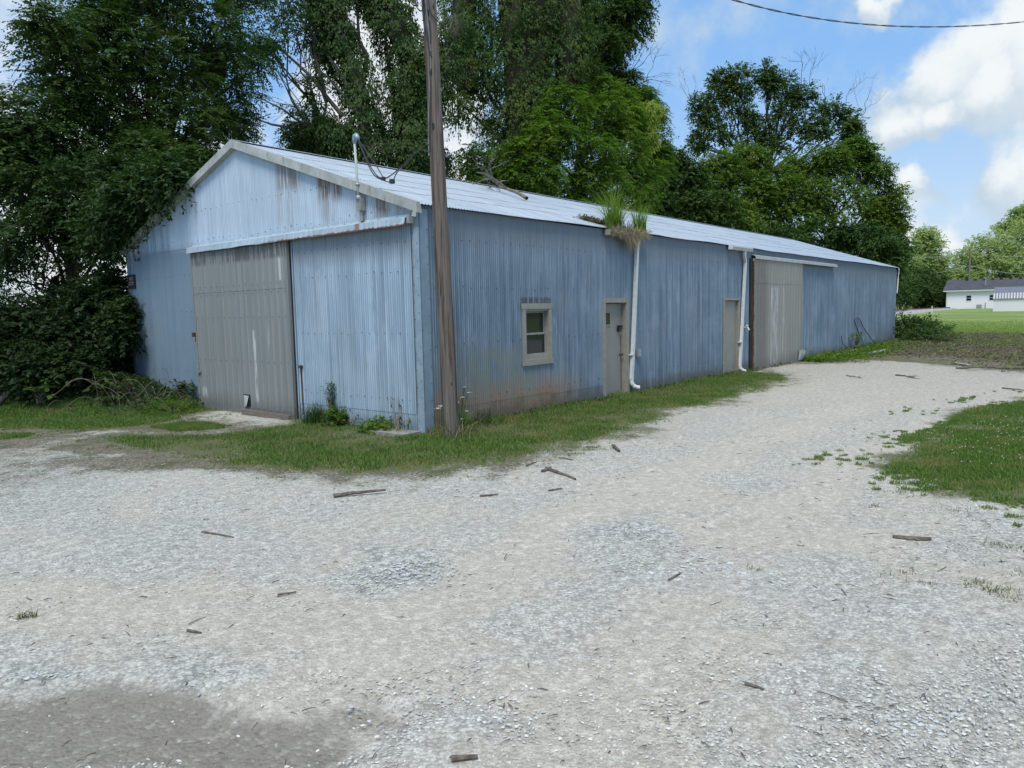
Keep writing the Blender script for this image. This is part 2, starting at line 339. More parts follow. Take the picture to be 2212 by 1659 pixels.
M['leafY'] = leafmat('leaf_yellowing', (.17, .26, .03), (.29, .35, .06), (.28, .28, .06), .40)
M['leafF'] = leafmat('leaf_fresh_green', (.05, .10, .014), (.13, .21, .03), (.19, .24, .035), .38)
M['leafD'] = leafmat('leaf_dark_bluegreen', (.036, .072, .020), (.09, .15, .034), (.11, .15, .03), .30)
M['leafE'] = leafmat('leaf_pale_green', (.25, .31, .11), (.42, .49, .22), (.20, .27, .09), .35)
M['leafR'] = leafmat('leaf_brown_dead', (.11, .085, .055), (.22, .175, .12), (.09, .095, .05), .2)
M['grass'] = leafmat('grass_blade', (.045, .10, .018), (.20, .30, .07), (.26, .25, .10), .25, .6, 1.6)
M['grassd'] = leafmat('grass_blade_dry', (.19, .17, .09), (.28, .25, .15), (.12, .13, .05), .2, .7)
M['tallgrass'] = leafmat('tall_grass_blade', (.11, .18, .03), (.20, .30, .05), (.22, .30, .07), .35)
M['lawnblade'] = leafmat('lawn_blade', (.17, .25, .06), (.30, .38, .12), (.24, .30, .09), .3, .6, .5)  # lighter than the near grass: sunlight beyond the drive put into the colour
M['petal'] = simple('white_petals', (.75, .76, .72), (.6, .62, .58), .6)
def barkmat(name, c1, c2, sc):
    m, t, p, o = newmat(name); pos = nd(t, 'ShaderNodeTexCoord').outputs['Object']
    n = noise(t, scl(t, pos, (sc, sc, sc * .12)), 1.0, 6, .7); setp(t, p, Base_Color=mix(t, sst(t, n, .35, .65), c1, c2), Roughness=.9)
    t.links.new(nd(t, 'ShaderNodeBump', {'Height': n, 'Strength': .8, 'Distance': .02}).outputs[0], p.inputs['Normal']); return m
M['bark'] = barkmat('bark_dark', (.026, .022, .017), (.06, .052, .04), 9)
M['barkp'] = barkmat('bark_pale', (.055, .05, .042), (.11, .10, .085), 9)
M['barkg'] = barkmat('bark_grey_dead', (.12, .105, .085), (.23, .205, .17), 9)
def polemat():
    m, t, p, o = newmat('weathered_pole_wood'); pos = nd(t, 'ShaderNodeTexCoord').outputs['Object']
    n = noise(t, scl(t, pos, (40, 40, 1.1)), 1.0, 7, .7); n2 = noise(t, scl(t, pos, (14, 14, .5)), 1.0, 4, .6); n3 = noise(t, pos, 1.5, 3)
    c = mix(t, sst(t, n, .3, .7), (.085, .07, .057), (.205, .18, .155)); c = mix(t, math_(t, 'MULTIPLY', sst(t, n2, .50, .58), .85), c, (.065, .042, .03))
    c = mix(t, math_(t, 'MULTIPLY', sst(t, n3, .45, .7), .4), c, (.17, .11, .075))
    ck = sst(t, noise(t, scl(t, pos, (55, 55, .55)), 1.0, 3, .5), .66, .70); c = mix(t, ck, c, (.018, .013, .01))
    vo = nd(t, 'ShaderNodeTexVoronoi', {'Vector': scl(t, pos, (5.5, 5.5, 1.9)), 'Scale': 1.0, 'Randomness': 1.0}).outputs[0]
    c = mix(t, math_(t, 'SUBTRACT', 1.0, sst(t, vo, .06, .12)), c, (.02, .014, .01))
    setp(t, p, Base_Color=c, Roughness=.9); t.links.new(nd(t, 'ShaderNodeBump', {'Height': math_(t, 'SUBTRACT', n, math_(t, 'MULTIPLY', ck, .8)), 'Strength': .9, 'Distance': .015}).outputs[0], p.inputs['Normal']); return m
M['pole'] = polemat()

# ------------------------------------------------------------------ ground
def gz(x, y):
    x = np.asarray(x, float); y = np.asarray(y, float); d = np.hypot(x - CAM[0], y - CAM[1])
    z = .85 * sm(d, 44, 112) + .28 * sm(y + .6 * x, 6.2, 9.5) * (1 - sm(x, 6, 12))
    inb = (x > -.4) & (x < 31) & (y > -.3) & (y < 9.9)
    return np.where(inb & (y < 6.6), z * 0, z) + .018 * wob(x * .9, y * .9, 3) * (1 - inb * 1.)
def poly(pts): return np.array([G(*q)[:2] for q in pts])
def sdist(P, X, Y):                          # signed distance, positive inside
    P = np.asarray(P); n = len(P); ins = np.zeros(X.shape, bool); dm = np.full(X.shape, 1e9)
    for i in range(n):
        a = P[i]; b = P[(i + 1) % n]; e = b - a; L = e @ e + 1e-12
        t_ = np.clip(((X - a[0]) * e[0] + (Y - a[1]) * e[1]) / L, 0, 1); dm = np.minimum(dm, np.hypot(X - a[0] - t_ * e[0], Y - a[1] - t_ * e[1]))
        c = ((a[1] > Y) != (b[1] > Y)); xi = a[0] + (Y - a[1]) / (b[1] - a[1] + 1e-12) * e[0]; ins ^= c & (X < xi)
    return np.where(ins, dm, -dm)
VERGE = np.vstack([poly([(250, 946), (345, 944), (390, 938), (470, 940), (560, 925), (660, 915)]), [(-.05, 3.0), (0, .3), (.3, -.05), (13.0, .1)],
                   poly([(1690, 812), (1660, 832), (1560, 858), (1440, 892), (1330, 932), (1230, 960), (1130, 985), (1040, 1003), (900, 1012), (760, 1016), (560, 1000), (450, 992), (400, 990), (300, 968)])])
LEFTG = np.vstack([poly([(-60, 925), (0, 922), (140, 925), (290, 919), (370, 905), (440, 884)]), [(0, 6.7), (0, 30), (-30, 40), (-40, 10)]])
LEFTP = poly([(-80, 938), (50, 934), (85, 940), (50, 948), (-80, 952)])
MIDP = poly([(325, 922), (400, 914), (480, 916), (470, 926), (380, 930)])
ISLE = np.vstack([poly([(2212, 862), (2120, 880), (2040, 915), (1995, 950), (1965, 985), (1915, 1005), (1960, 1025), (2020, 1050), (2100, 1078), (2170, 1088), (2212, 1085)]), [(-1.0, -9.5), (12, -14), (14, -9)]])
BRUSH = np.vstack([[(17.2, .0), (31.0, .1)], [(40, -1), (38, -9), (27, -14)], poly([(2300, 800), (2212, 795), (2100, 775), (1980, 770), (1850, 768), (1760, 775)])])
LAWN = np.vstack([[(31, 12), (31, 0)], poly([(1990, 738), (2090, 743), (2212, 751), (2500, 765)]), [(60, -60), (200, -60), (200, 90), (40, 60)]])
DRIVE = np.vstack([[(-40, 8), (-10, 8.5), (-5.5, 7.6), (-3.6, 6.6), (-1.5, 6.4), (0, 6.5), (0, 0), (17.0, 0)], poly([(1760, 782), (1850, 774), (2212, 800)]), [(30, -14), (30, -40), (-40, -40)]])
def spacing(lo, hi, st, far):
    a = list(np.arange(lo, hi, st)); g = st; v = a[-1]
    while v < far: g *= 1.16; v += g; a.append(v)
    g = st; v = a[0]; b = []
    while v > -far: g *= 1.16; v -= g; b.append(v)
    return np.array(b[::-1] + a)
xs = spacing(-9, 32, .085, 2500); ys = spacing(-9.5, 8, .085, 2500)
X, Y = np.meshgrid(xs, ys, indexing='ij')
nz = wob(X * 1.3, Y * 1.3, 11) * .5 + wob(X * 4.5, Y * 4.5, 12) * .35
def edge(P, s=.35, k=.45): return sm(sdist(P, X, Y) + nz * k, -s, s)
g_v = np.maximum.reduce([edge(VERGE, .55, .6), edge(LEFTG, .4, .5), edge(LEFTP, .3, .5), edge(MIDP, .3, .5), edge(ISLE, .35, .5)])
g_l = np.maximum(edge(LAWN, .4, .4), 0); g_b = edge(BRUSH, .5, .8); brown = sm(sdist(BRUSH, X, Y) + nz * .8, -2.6, -.2)
grav = edge(DRIVE, .3, .3) * (1 - g_v) * (1 - g_b * .93)
vd = np.maximum.reduce([sdist(VERGE, X, Y), sdist(LEFTG, X, Y), sdist(ISLE, X, Y) - .55, sdist(MIDP, X, Y), sdist(LEFTP, X, Y)])
soil = sm(vd + nz * .8, -1.3, -.05) * (.55 + .35 * sm(-X, -2, 1.5)) * (1 - g_v) + g_b * .9
soil = np.clip(soil + .62 * sm(-X + nz * 1.2, 1.8, 3.8) * sm(Y + nz * .9, -.6, 2.2) * (1 - g_v) + .30 * sm(X + nz * 2, 11, 19) * (1 - g_v) + brown * .7 * (1 - g_l), 0, 1)
def blob(px, py, sx, sy, a=1.):
    c = G(px, py)[:2]; e1 = (G(px + sx, py)[:2] - c); e2 = (G(px, py - sy)[:2] - c); Mi = np.linalg.inv(np.array([e1, e2]).T)
    q = np.einsum('ij,jkl->ikl', Mi, np.stack([X - c[0], Y - c[1]])); return a * sm(1.25 + nz * .45 - np.hypot(q[0], q[1]), 0, .6)
damp = np.maximum.reduce([blob(220, 1560, 330, 75), blob(560, 1600, 260, 55), blob(780, 1545, 120, 40, .6), blob(0, 1600, 180, 60), blob(120, 1480, 200, 14, .4)])
pinkd = np.maximum.reduce([blob(1420, 1060, 160, 32, .8), blob(90, 1310, 200, 50, .7), blob(1640, 1140, 200, 30, .5), blob(1480, 1400, 220, 60, .5), blob(620, 1330, 330, 60, .6), blob(1760, 1160, 180, 30, .7), blob(600, 1190, 200, 40, .5), blob(1900, 830, 300, 30, .8), blob(1050, 1430, 300, 60, .6)])
def track(pts, wd, a_):
    P_ = np.array([G(*q)[:2] for q in pts]); dm_ = np.full(X.shape, 1e9)
    for a, b in zip(P_[:-1], P_[1:]):
        e = b - a; t_ = np.clip(((X - a[0]) * e[0] + (Y - a[1]) * e[1]) / (e @ e), 0, 1); dm_ = np.minimum(dm_, np.hypot(X - a[0] - t_ * e[0], Y - a[1] - t_ * e[1]))
    return a_ * sm(wd * (1.3 + nz * .5) - dm_, 0, wd)
pinkd = np.maximum.reduce([pinkd, track([(560, 1659), (900, 1330), (1300, 1090), (1650, 950), (1900, 860), (2212, 815)], .38, .85), track([(1150, 1659), (1400, 1360), (1650, 1140), (1880, 980), (2212, 850)], .38, .8), track([(0, 1330), (350, 1310), (800, 1370), (1150, 1480), (1400, 1650)], .35, .6)])
coarse = np.maximum.reduce([blob(860, 1230, 110, 40, .9), blob(800, 1190, 60, 15, .9), blob(1340, 1150, 130, 22, .9), blob(1500, 1230, 200, 50, .6), blob(430, 1170, 300, 50, .5), blob(60, 1460, 110, 14, 1.), blob(420, 1465, 40, 18, 1.), blob(100, 1050, 160, 60, .6)])
Z = gz(X, Y) + .02 * grav * wob(X * 2.1, Y * 2.1, 5) - .03 * damp * grav
inb = (X > .05) & (X < 30.6) & (Y > .05) & (Y < 9.5)
nx, ny = X.shape; idx = np.arange(nx * ny).reshape(nx, ny)
Fq = np.stack([idx[:-1, :-1], idx[1:, :-1], idx[1:, 1:], idx[:-1, 1:]], -1).reshape(-1, 4)
gcell = (grav[:-1, :-1] + grav[1:, :-1] + grav[1:, 1:] + grav[:-1, 1:]).reshape(-1) / 4
def groundmat():
    m, t, p, o = newmat('gravel_soil_and_turf'); pos = nd(t, 'ShaderNodeNewGeometry').outputs['Position']
    A = lambda n: nd(t, 'ShaderNodeAttribute', {}, attribute_name=n, attribute_type='GEOMETRY').outputs['Fac']
    gr, so_, dm, pk, co, lw = A('gravel'), A('soil'), A('damp'), A('pink'), A('coarse'), A('lawn')
    # gravel
    v1 = nd(t, 'ShaderNodeTexVoronoi', {'Vector': pos, 'Scale': 42.0}); v2 = nd(t, 'ShaderNodeTexVoronoi', {'Vector': pos, 'Scale': 90.0})
    v3 = nd(t, 'ShaderNodeTexVoronoi', {'Vector': pos, 'Scale': 19.0})
    pat = noise(t, pos, 1.1, 6, .62); pat2 = noise(t, pos, 3.4, 6, .65); fine = noise(t, pos, 160, 3, .7)
    rnd1 = nd(t, 'ShaderNodeSeparateColor', {0: v1.outputs['Color']}).outputs[0]; rnd2 = nd(t, 'ShaderNodeSeparateColor', {0: v2.outputs['Color']}).outputs[1]
    rnd3 = nd(t, 'ShaderNodeSeparateColor', {0: v3.outputs['Color']}).outputs[0]
    dust = mix(t, pat2, (.43, .398, .325), (.60, .565, .475))
    stone = mix(t, rnd1, (.47, .465, .41), (.80, .79, .71)); stone = mix(t, .45, stone, mix(t, rnd2, (.33, .322, .28), (.82, .805, .73)))
    stone = mix(t, math_(t, 'MULTIPLY', sst(t, v1.outputs['Distance'], .35, .62), .65), stone, (.21, .21, .195))
    big = mix(t, rnd3, (.42, .44, .43), (.64, .66, .64)); big = mix(t, math_(t, 'MULTIPLY', sst(t, v3.outputs['Distance'], .38, .6), .8), big, (.17, .17, .165))
    amt = sst(t, math_(t, 'ADD', math_(t, 'ADD', pat, math_(t, 'MULTIPLY', pat2, .5)), math_(t, 'SUBTRACT', math_(t, 'MULTIPLY', co, .35), math_(t, 'MULTIPLY', pk, .28))), .55, .85)
    c = mix(t, math_(t, 'MULTIPLY', amt, .92), dust, stone)
    c = mix(t, math_(t, 'MULTIPLY', co, sst(t, math_(t, 'ADD', rnd3, pat2), .75, 1.1)), c, big)
    c = mix(t, math_(t, 'MULTIPLY', pk, .5), c, (.52, .465, .395))
    c = mix(t, math_(t, 'MULTIPLY', sst(t, noise(t, pos, .35, 3, .5), .42, .66), .22), c, (.50, .47, .43))
    spk = noise(t, pos, 7.5, 6, .72); spk2 = noise(t, pos, 2.2, 5, .7)
    c = mix(t, math_(t, 'MULTIPLY', sst(t, spk, .52, .70), .38), c, (.27, .25, .215)); c = mix(t, math_(t, 'MULTIPLY', sst(t, spk2, .54, .72), .35), c, (.33, .315, .285))
    gx = nd(t, 'ShaderNodeSeparateXYZ', {0: pos}).outputs[0]
    c = mix(t, math_(t, 'MULTIPLY', sst(t, math_(t, 'ADD', gx, math_(t, 'MULTIPLY', math_(t, 'SUBTRACT', spk2, .5), 9)), 3, 15), .75), c, mix(t, pat2, (.33, .295, .24), (.47, .44, .375)))
    c = mix(t, math_(t, 'MULTIPLY', sst(t, fine, .42, .62), .42), c, (.19, .185, .165))
    g2 = noise(t, pos, 13, 9, .82)
    c = mix(t, math_(t, 'MULTIPLY', sst(t, g2, .50, .62), math_(t, 'SUBTRACT', .58, math_(t, 'MULTIPLY', pk, .36))), c, (.235, .225, .19)); c = mix(t, math_(t, 'MULTIPLY', math_(t, 'SUBTRACT', 1.0, sst(t, g2, .40, .50)), .45), c, (.79, .77, .69))
    grit = noise(t, pos, 55, 4, .75); c = mix(t, math_(t, 'MULTIPLY', sst(t, grit, .54, .66), math_(t, 'SUBTRACT', .60, math_(t, 'MULTIPLY', pk, .35))), c, (.20, .195, .175)); c = mix(t, math_(t, 'MULTIPLY', sst(t, math_(t, 'SUBTRACT', 1.0, grit), .56, .66), .4), c, (.74, .74, .70))
    wet = mix(t, pat2, (.19, .172, .145), (.29, .268, .23)); wet = mix(t, math_(t, 'MULTIPLY', math_(t, 'GREATER_THAN', rnd1, .88), .4), wet, (.42, .40, .36))
    wet = mix(t, math_(t, 'MULTIPLY', sst(t, g2, .5, .62), .4), wet, (.12, .11, .09))
    c = mix(t, math_(t, 'MULTIPLY', sst(t, math_(t, 'ADD', dm, math_(t, 'MULTIPLY', math_(t, 'SUBTRACT', pat2, .5), 1.6)), .15, .95), .95), c, wet)
    # soil and litter
    s1 = noise(t, pos, 26, 6, .75); s2 = noise(t, pos, 3.0, 5, .6)
    soil_ = mix(t, sst(t, s1, .35, .65), (.095, .08, .058), (.25, .22, .17)); soil_ = mix(t, sst(t, s2, .45, .65), soil_, (.085, .10, .045))
    turf = mix(t, sst(t, s1, .3, .7), (.075, .09, .032), (.13, .155, .055)); turf = mix(t, math_(t, 'MULTIPLY', sst(t, s2, .45, .65), .7), turf, (.15, .13, .085))
    # mown lawn with faint streaks; distant sunlight painted in as a lighter colour
    st = noise(t, scl(t, nd(t, 'ShaderNodeMapping', {'Vector': pos, 'Rotation': (0, 0, R(33))}).outputs[0], (.55, .07, 1)), 1.0, 6, .65)
    ln = mix(t, sst(t, st, .36, .64), (.15, .21, .055), (.28, .36, .12)); ln = mix(t, sst(t, noise(t, pos, 9, 5, .7), .4, .66), ln, (.19, .26, .07))
    c2 = mix(t, sst(t, math_(t, 'ADD', so_, math_(t, 'MULTIPLY', math_(t, 'SUBTRACT', s1, .5), .8)), .35, .65), turf, soil_)
    c2 = mix(t, lw, c2, ln)
    gm = sst(t, math_(t, 'ADD', math_(t, 'SUBTRACT', gr, math_(t, 'MULTIPLY', so_, .80)), math_(t, 'ADD', math_(t, 'MULTIPLY', math_(t, 'SUBTRACT', s1, .5), 2.0), math_(t, 'MULTIPLY', math_(t, 'SUBTRACT', pat2, .5), 1.1))), .22, .72)
    c = mix(t, gm, c2, c)
    setp(t, p, Base_Color=c, Roughness=.92, Specular_IOR_Level=.25)
    hgt = math_(t, 'ADD', math_(t, 'MULTIPLY', math_(t, 'SUBTRACT', 1.0, v1.outputs['Distance']), .6), math_(t, 'ADD', math_(t, 'MULTIPLY', s1, .6), math_(t, 'MULTIPLY', math_(t, 'SUBTRACT', 1.0, v3.outputs['Distance']), math_(t, 'MULTIPLY', co, 1.3))))
    bm = nd(t, 'ShaderNodeBump', {'Height': hgt, 'Strength': 1.0, 'Distance': .02}); t.links.new(bm.outputs[0], p.inputs['Normal'])
    return m
M['ground'] = groundmat()
hole = (inb[:-1, :-1] & inb[1:, 1:]).reshape(-1)
def gmesh(name, sel):
    f = Fq[sel]; u, inv = np.unique(f, return_inverse=True); mb = MB(); V = np.stack([X, Y, Z], -1).reshape(-1, 3)[u]
    mb.add(V, inv.reshape(-1, 4)); o = mb.build(name, M['ground'], smooth=True)
    for an, arr in (('gravel', grav), ('soil', soil), ('damp', damp), ('pink', pinkd), ('coarse', coarse), ('lawn', g_l)):
        a = o.data.attributes.new(an, 'FLOAT', 'POINT'); a.data.foreach_set('value', arr.reshape(-1)[u].astype(np.float32))
    return o
tag(gmesh('gravel_driveway', (gcell > .04)), kind='structure')
tag(gmesh('ground', (gcell <= .04)), kind='structure')

# ------------------------------------------------------------------ leaf and grass helpers
def quads(B, A, N, L, W, mid=.45):           # leaf-shaped quads: base B, axis A, normal N
    S = norm(np.cross(A, N)); L = np.asarray(L)[..., None]; W = np.asarray(W)[..., None]
    nn = np.cross(S, A)
    V = np.stack([B, B + A * L * mid + S * W * .5 - nn * L * .04, B + A * L, B + A * L * mid - S * W * .5 - nn * L * .04], 1)
    return V.reshape(-1, 3), np.arange(len(V) * 4).reshape(-1, 4)
def sprays(mb, P, D, k, Ls, lL, lW, droop, rng, style='alt'):
    n = len(P)
    if n == 0: return
    upv = np.array([0, 0, 1.])
    sd = norm(np.cross(D, upv + rng.normal(0, .25, (n, 3)))); 
    if style == 'pinnate':
        kk = k; t_ = (np.repeat(np.arange(kk // 2), 2) + .7) / (kk // 2); sg = np.tile([1, -1], kk // 2)
    else:
        kk = k; t_ = (np.arange(kk) + .5) / kk; sg = np.where(np.arange(kk) % 2, 1, -1)
    Lx = Ls * rng.uniform(.7, 1.3, n)
    t_ = t_[None, :, None]; base = P[:, None, :] + D[:, None, :] * Lx[:, None, None] * t_ - upv * (droop * Lx[:, None, None] * t_ ** 2)
    if style == 'pinnate':
        ax = sd[:, None, :] * sg[None, :, None] * .9 + D[:, None, :] * .4 - upv * (.25 + droop * .5 * t_) + rng.normal(0, .1, (n, kk, 3))
    elif style == 'hang':
        ax = -upv * .9 + D[:, None, :] * .35 + sd[:, None, :] * sg[None, :, None] * .35 + rng.normal(0, .22, (n, kk, 3))
        base = base + rng.normal(0, .05, (n, kk, 3))
    else:
        ax = sd[:, None, :] * sg[None, :, None] * .7 + D[:, None, :] * .5 - upv * (.2 + droop * .6) + rng.normal(0, .3, (n, kk, 3))
    ax = norm(ax)
    if style == 'hang': nr = D[:, None, :] + rng.normal(0, .35, (n, kk, 3))
    else: nr = upv + rng.normal(0, .42, (n, kk, 3)) + D[:, None, :] * .3
    sc = rng.uniform(.65, 1.2, (n, kk))
    V, F = quads(base.reshape(-1, 3), ax.reshape(-1, 3), norm(nr).reshape(-1, 3), (lL * sc).reshape(-1), (lW * sc).reshape(-1))
    mb.add(V, F)
def blobpts(c, rad, nsub, nspr, rng, subr=.42, flat=.75):
    # sub-clumps in the blob volume, spray points on each clump's upper and outer shell
    u = norm(rng.normal(size=(nsub, 3))); rr = rng.uniform(.35, 1, (nsub, 1)) ** .6
    lc = u * rr * (1 - subr * .6)
    cen = c + RT * (lc[:, :1] * rad[0]) + UP * (lc[:, 1:2] * rad[1]) + FW * (lc[:, 2:] * rad[2])
    mr = min(rad); sr = subr * mr * rng.uniform(.6, 1.3, nsub)
    q = norm(rng.normal(size=(nsub, nspr, 3)) + np.array([0, 0, .35])); q2 = q * np.array([1, 1, flat])
    P = cen[:, None, :] + q2 * (sr[:, None, None] * rng.uniform(.45, 1.05, (nsub, nspr, 1)))
    D = norm(q + np.array([0, 0, -.1]) + rng.normal(0, .3, q.shape) + norm(cen - c)[:, None, :] * .4)
    return P.reshape(-1, 3), D.reshape(-1, 3), cen
def limb(mb, a, b, r0, r1, rng, n=6, wig=.06, sag=0., seg=6):
    a = np.array(a, float); b = np.array(b, float); t_ = np.linspace(0, 1, n)[:, None]; L = np.linalg.norm(b - a)
    P = a + (b - a) * t_ + rng.normal(0, wig * L / n * 1.3, (n, 3)) * np.sin(t_ * np.pi) + np.array([0, 0, 1.]) * sag * L * np.sin(t_ * np.pi)
    mb.tube(P, np.linspace(r0, r1, n), seg, cap=False); return P
TR = []
def tree(name, label, blobs, base, fork, leaf='leafA', style='alt', lL=.12, lW=.06, k=8, Ls=.45, droop=.3, nsub=14, nspr=16, tr=.2, seed=1, group=None, cat='tree', bark='bark', subr=.42, bare=0, extra=None, flat=.75, dens=1.5):
    """blobs: (px, py, rx, ry, depth[, density]) foliage masses; the crown and its limbs are real geometry at that distance"""
    rng = np.random.default_rng(seed); base = np.array([base[0], base[1], float(gz(base[0], base[1])) - .1])
    T = thing(name, base, label, cat, group); lm = MB(); tm = MB()
    fork = np.array(fork, float); P = limb(tm, base, fork, tr * 1.25, tr * .8, rng, 8, .05, 0, 10)
    for b in blobs:
        px, py, rx, ry, dep = b[:5]; dn = b[5] if len(b) > 5 else 1.
        c = at(px, py, dep); sx = rx * dep / FPX; sy = ry * dep / FPX; rad = (sx, sy, (sx + sy) * .5)
        P_, D_, cen = blobpts(c, rad, max(2, int(nsub * dn * dens)), nspr, rng, subr, flat)
        sprays(lm, P_, D_, k, Ls, lL, lW, droop, rng, style)
        st = P[rng.integers(4, 8)]
        q = limb(tm, st, c - np.array([0, 0, sy * .3]), tr * .30, tr * .09, rng, 7, .14, .05)
        for cc_ in cen[::2]: limb(tm, q[rng.integers(3, 7)], cc_, tr * .11, .012, rng, 5, .12, .03, 4)
    if extra: extra(lm, tm, rng, P)
    tm.build('trunk', M[bark], T, smooth=True); lm.build('crown', M[leaf], T)
    return T
def twigs(mb, a, d, L, r, rng, lev=3):       # bare branching twigs
    b = a + norm(d) * L; limb(mb, a, b, r, r * .5, rng, 5, .15, 0, 4)
    if lev:
        for _ in range(3):
            s_ = a + (b - a) * rng.uniform(.35, 1.); twigs(mb, s_, norm(d) + rng.normal(0, .5, 3), L * rng.uniform(.4, .7), r * .5, rng, lev - 1)
def blades(mb, B, az, h, bend, w_, rng, seg=4):   # curved grass blades as tapered strips
    n = len(B); t_ = np.linspace(0, 1, seg + 1)[None, :]
    hd = np.stack([np.cos(az), np.sin(az), np.zeros(n)], -1)
    up_ = h[:, None] * (t_ - .35 * bend[:, None] * t_ ** 2.2); out = h[:, None] * bend[:, None] * t_ ** 2
    P = B[:, None, :] + hd[:, None, :] * out[..., None] + np.array([0, 0, 1.]) * up_[..., None]
    sa = az + np.pi / 2 + rng.normal(0, .5, n); S = np.stack([np.cos(sa), np.sin(sa), np.zeros(n)], -1)
    wd = w_[:, None] * np.clip(1.05 - t_ ** 1.5, .03, 1) * .5
    V = np.stack([P - S[:, None, :] * wd[..., None], P + S[:, None, :] * wd[..., None]], 2).reshape(-1, 3)
    i = (np.arange(n) * (seg + 1) * 2)[:, None] + (np.arange(seg) * 2)[None, :]
    mb.add(V, np.stack([i, i + 1, i + 3, i + 2], -1).reshape(-1, 4))
def clump(mb, c, n, h, spread, w_, rng, bend=.5, flat=1.):
    B = np.array(c) + np.stack([rng.normal(0, spread, n), rng.normal(0, spread, n), np.zeros(n)], -1)
    B[:, 2] = c[2] if flat != 1. else gz(B[:, 0], B[:, 1]) if c[2] < 1 else c[2]
    az = rng.uniform(0, 2 * np.pi, n); blades(mb, B, az, h * rng.uniform(.5, 1.1, n), bend * rng.uniform(.2, 1.3, n), w_ * rng.uniform(.7, 1.2, n), rng)
def corr(mb, ax, u0, u1, rows, off=0., pitch=.05, amp=.009, seg=6, prof=None, flip=1):
    n = max(2, int(round((u1 - u0) / pitch * seg)) + 1); u = np.linspace(u0, u1, n)
    o_ = (amp * np.cos(2 * np.pi * u / pitch)) if prof is None else prof(u)
    for r_ in rows:
        z0, z1 = r_[0], r_[1]; d = r_[2] if len(r_) > 2 else 0.; nz_ = r_[3] if len(r_) > 3 else 2
        top = z1(u) if callable(z1) else np.full(n, z1); bot = np.full(n, z0)
        vs = []
        for k in range(nz_):
            z = bot + (top - bot) * k / (nz_ - 1); w_ = -(off + d + o_)
            vs.append(np.stack([u, w_, z], -1) if ax == 'x' else np.stack([w_, u, z], -1))
        V = np.concatenate(vs); i = (np.arange(nz_ - 1) * n)[:, None] + np.arange(n - 1)[None, :]
        F = np.stack([i, i + 1, i + n + 1, i + n], -1).reshape(-1, 4)
        mb.add(V, F if (ax == 'x') == (flip > 0) else F[:, ::-1])
def prism(mb, prof, ax, a, b):               # closed 2d profile swept along an axis
    n = len(prof); V = []
    for t_ in (a, b):
        for p, q in prof: V.append((t_, p, q) if ax == 'x' else (p, t_, q))
    mb.add(V, [(i, (i + 1) % n, n + (i + 1) % n, n + i) for i in range(n)])
    for s_ in (0, n):
        for i in range(1, n - 1): mb.add([V[s_], V[s_ + i], V[s_ + i + 1]], [(0, 1, 2)])
# ------------------------------------------------------------------ the barn
WD, LN, EH, RH = 9.604, 30.67, 3.47, 5.10
zr = lambda y: EH + (RH - EH) * (np.minimum(y, WD - y) / (WD / 2))
barn = thing('metal_barn', (0, 0, 0), 'long low barn clad in blue grey galvanised corrugated metal with a shallow gable roof', 'barn')
mb = MB()
corr(mb, 'y', 6.5, WD, [(-.2, 3.31, 0, 3), (3.29, zr, .009, 2)])
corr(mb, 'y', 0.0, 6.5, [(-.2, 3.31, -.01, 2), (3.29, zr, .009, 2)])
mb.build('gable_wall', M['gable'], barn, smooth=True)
mb = MB()
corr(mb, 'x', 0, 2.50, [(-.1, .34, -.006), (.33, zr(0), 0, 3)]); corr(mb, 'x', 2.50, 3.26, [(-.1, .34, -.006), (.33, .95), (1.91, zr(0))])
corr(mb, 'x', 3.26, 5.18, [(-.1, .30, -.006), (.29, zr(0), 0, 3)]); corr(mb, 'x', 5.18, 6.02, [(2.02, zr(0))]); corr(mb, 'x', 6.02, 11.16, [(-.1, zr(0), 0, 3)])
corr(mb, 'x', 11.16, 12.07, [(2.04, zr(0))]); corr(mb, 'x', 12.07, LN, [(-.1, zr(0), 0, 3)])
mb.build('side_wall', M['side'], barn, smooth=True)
mb = MB(); mb.box(0.05, LN - .05, WD - .02, WD, -.1, EH); mb.build('back_wall', M['side'], barn)
mb = MB(); mb.add([(LN, 0, -.1), (LN, WD, -.1), (LN, WD, EH), (LN, WD / 2, RH), (LN, 0, EH)], [(0, 1, 2, 3, 4)]); mb.add([(LN - .02, 0, -.1), (LN - .02, WD, -.1), (LN - .02, WD, EH), (LN - .02, WD / 2, RH), (LN - .02, 0, EH)], [(4, 3, 2, 1, 0)]); mb.build('far_gable_wall', M['side'], barn)
mb = MB(); mb.box(.1, LN - .1, .1, WD - .1, -.02, .0); mb.build('floor', M['dark'], barn)
# roof: two corrugated slopes
rng = np.random.default_rng(5); mb = MB()
xs_ = np.arange(-.09, LN + .09, .011); wav = .008 * np.cos(2 * np.pi * xs_ / .066)
sag = .018 * wob(xs_ * .8, xs_ * 0, 7) + .010 * np.sign(np.sin(xs_ * 2 * np.pi / 1.32)) * rng.uniform(.2, 1, len(xs_)).cumsum() * 0
for side in (0, 1):
    rows = []
    for k, f in enumerate((-.02, .0, .2, .201, .37, .371, .55, .551, .75, .751, 1.0)):
        y = f * WD / 2 if side == 0 else WD - f * WD / 2
        z = EH + .035 + (RH - EH) * f + 0 + wav + sag * (1 - f) * 1.0
        rows.append(np.stack([xs_, np.full_like(xs_, y), z], -1))
    n = len(xs_); V = np.concatenate(rows); i = (np.arange(10) * n)[:, None] + np.arange(n - 1)[None, :]
    F = np.stack([i, i + 1, i + n + 1, i + n], -1).reshape(-1, 4); mb.add(V, F if side == 0 else F[:, ::-1])
roof = mb.build('roof', M['roof'], barn, smooth=True)
mb = MB()
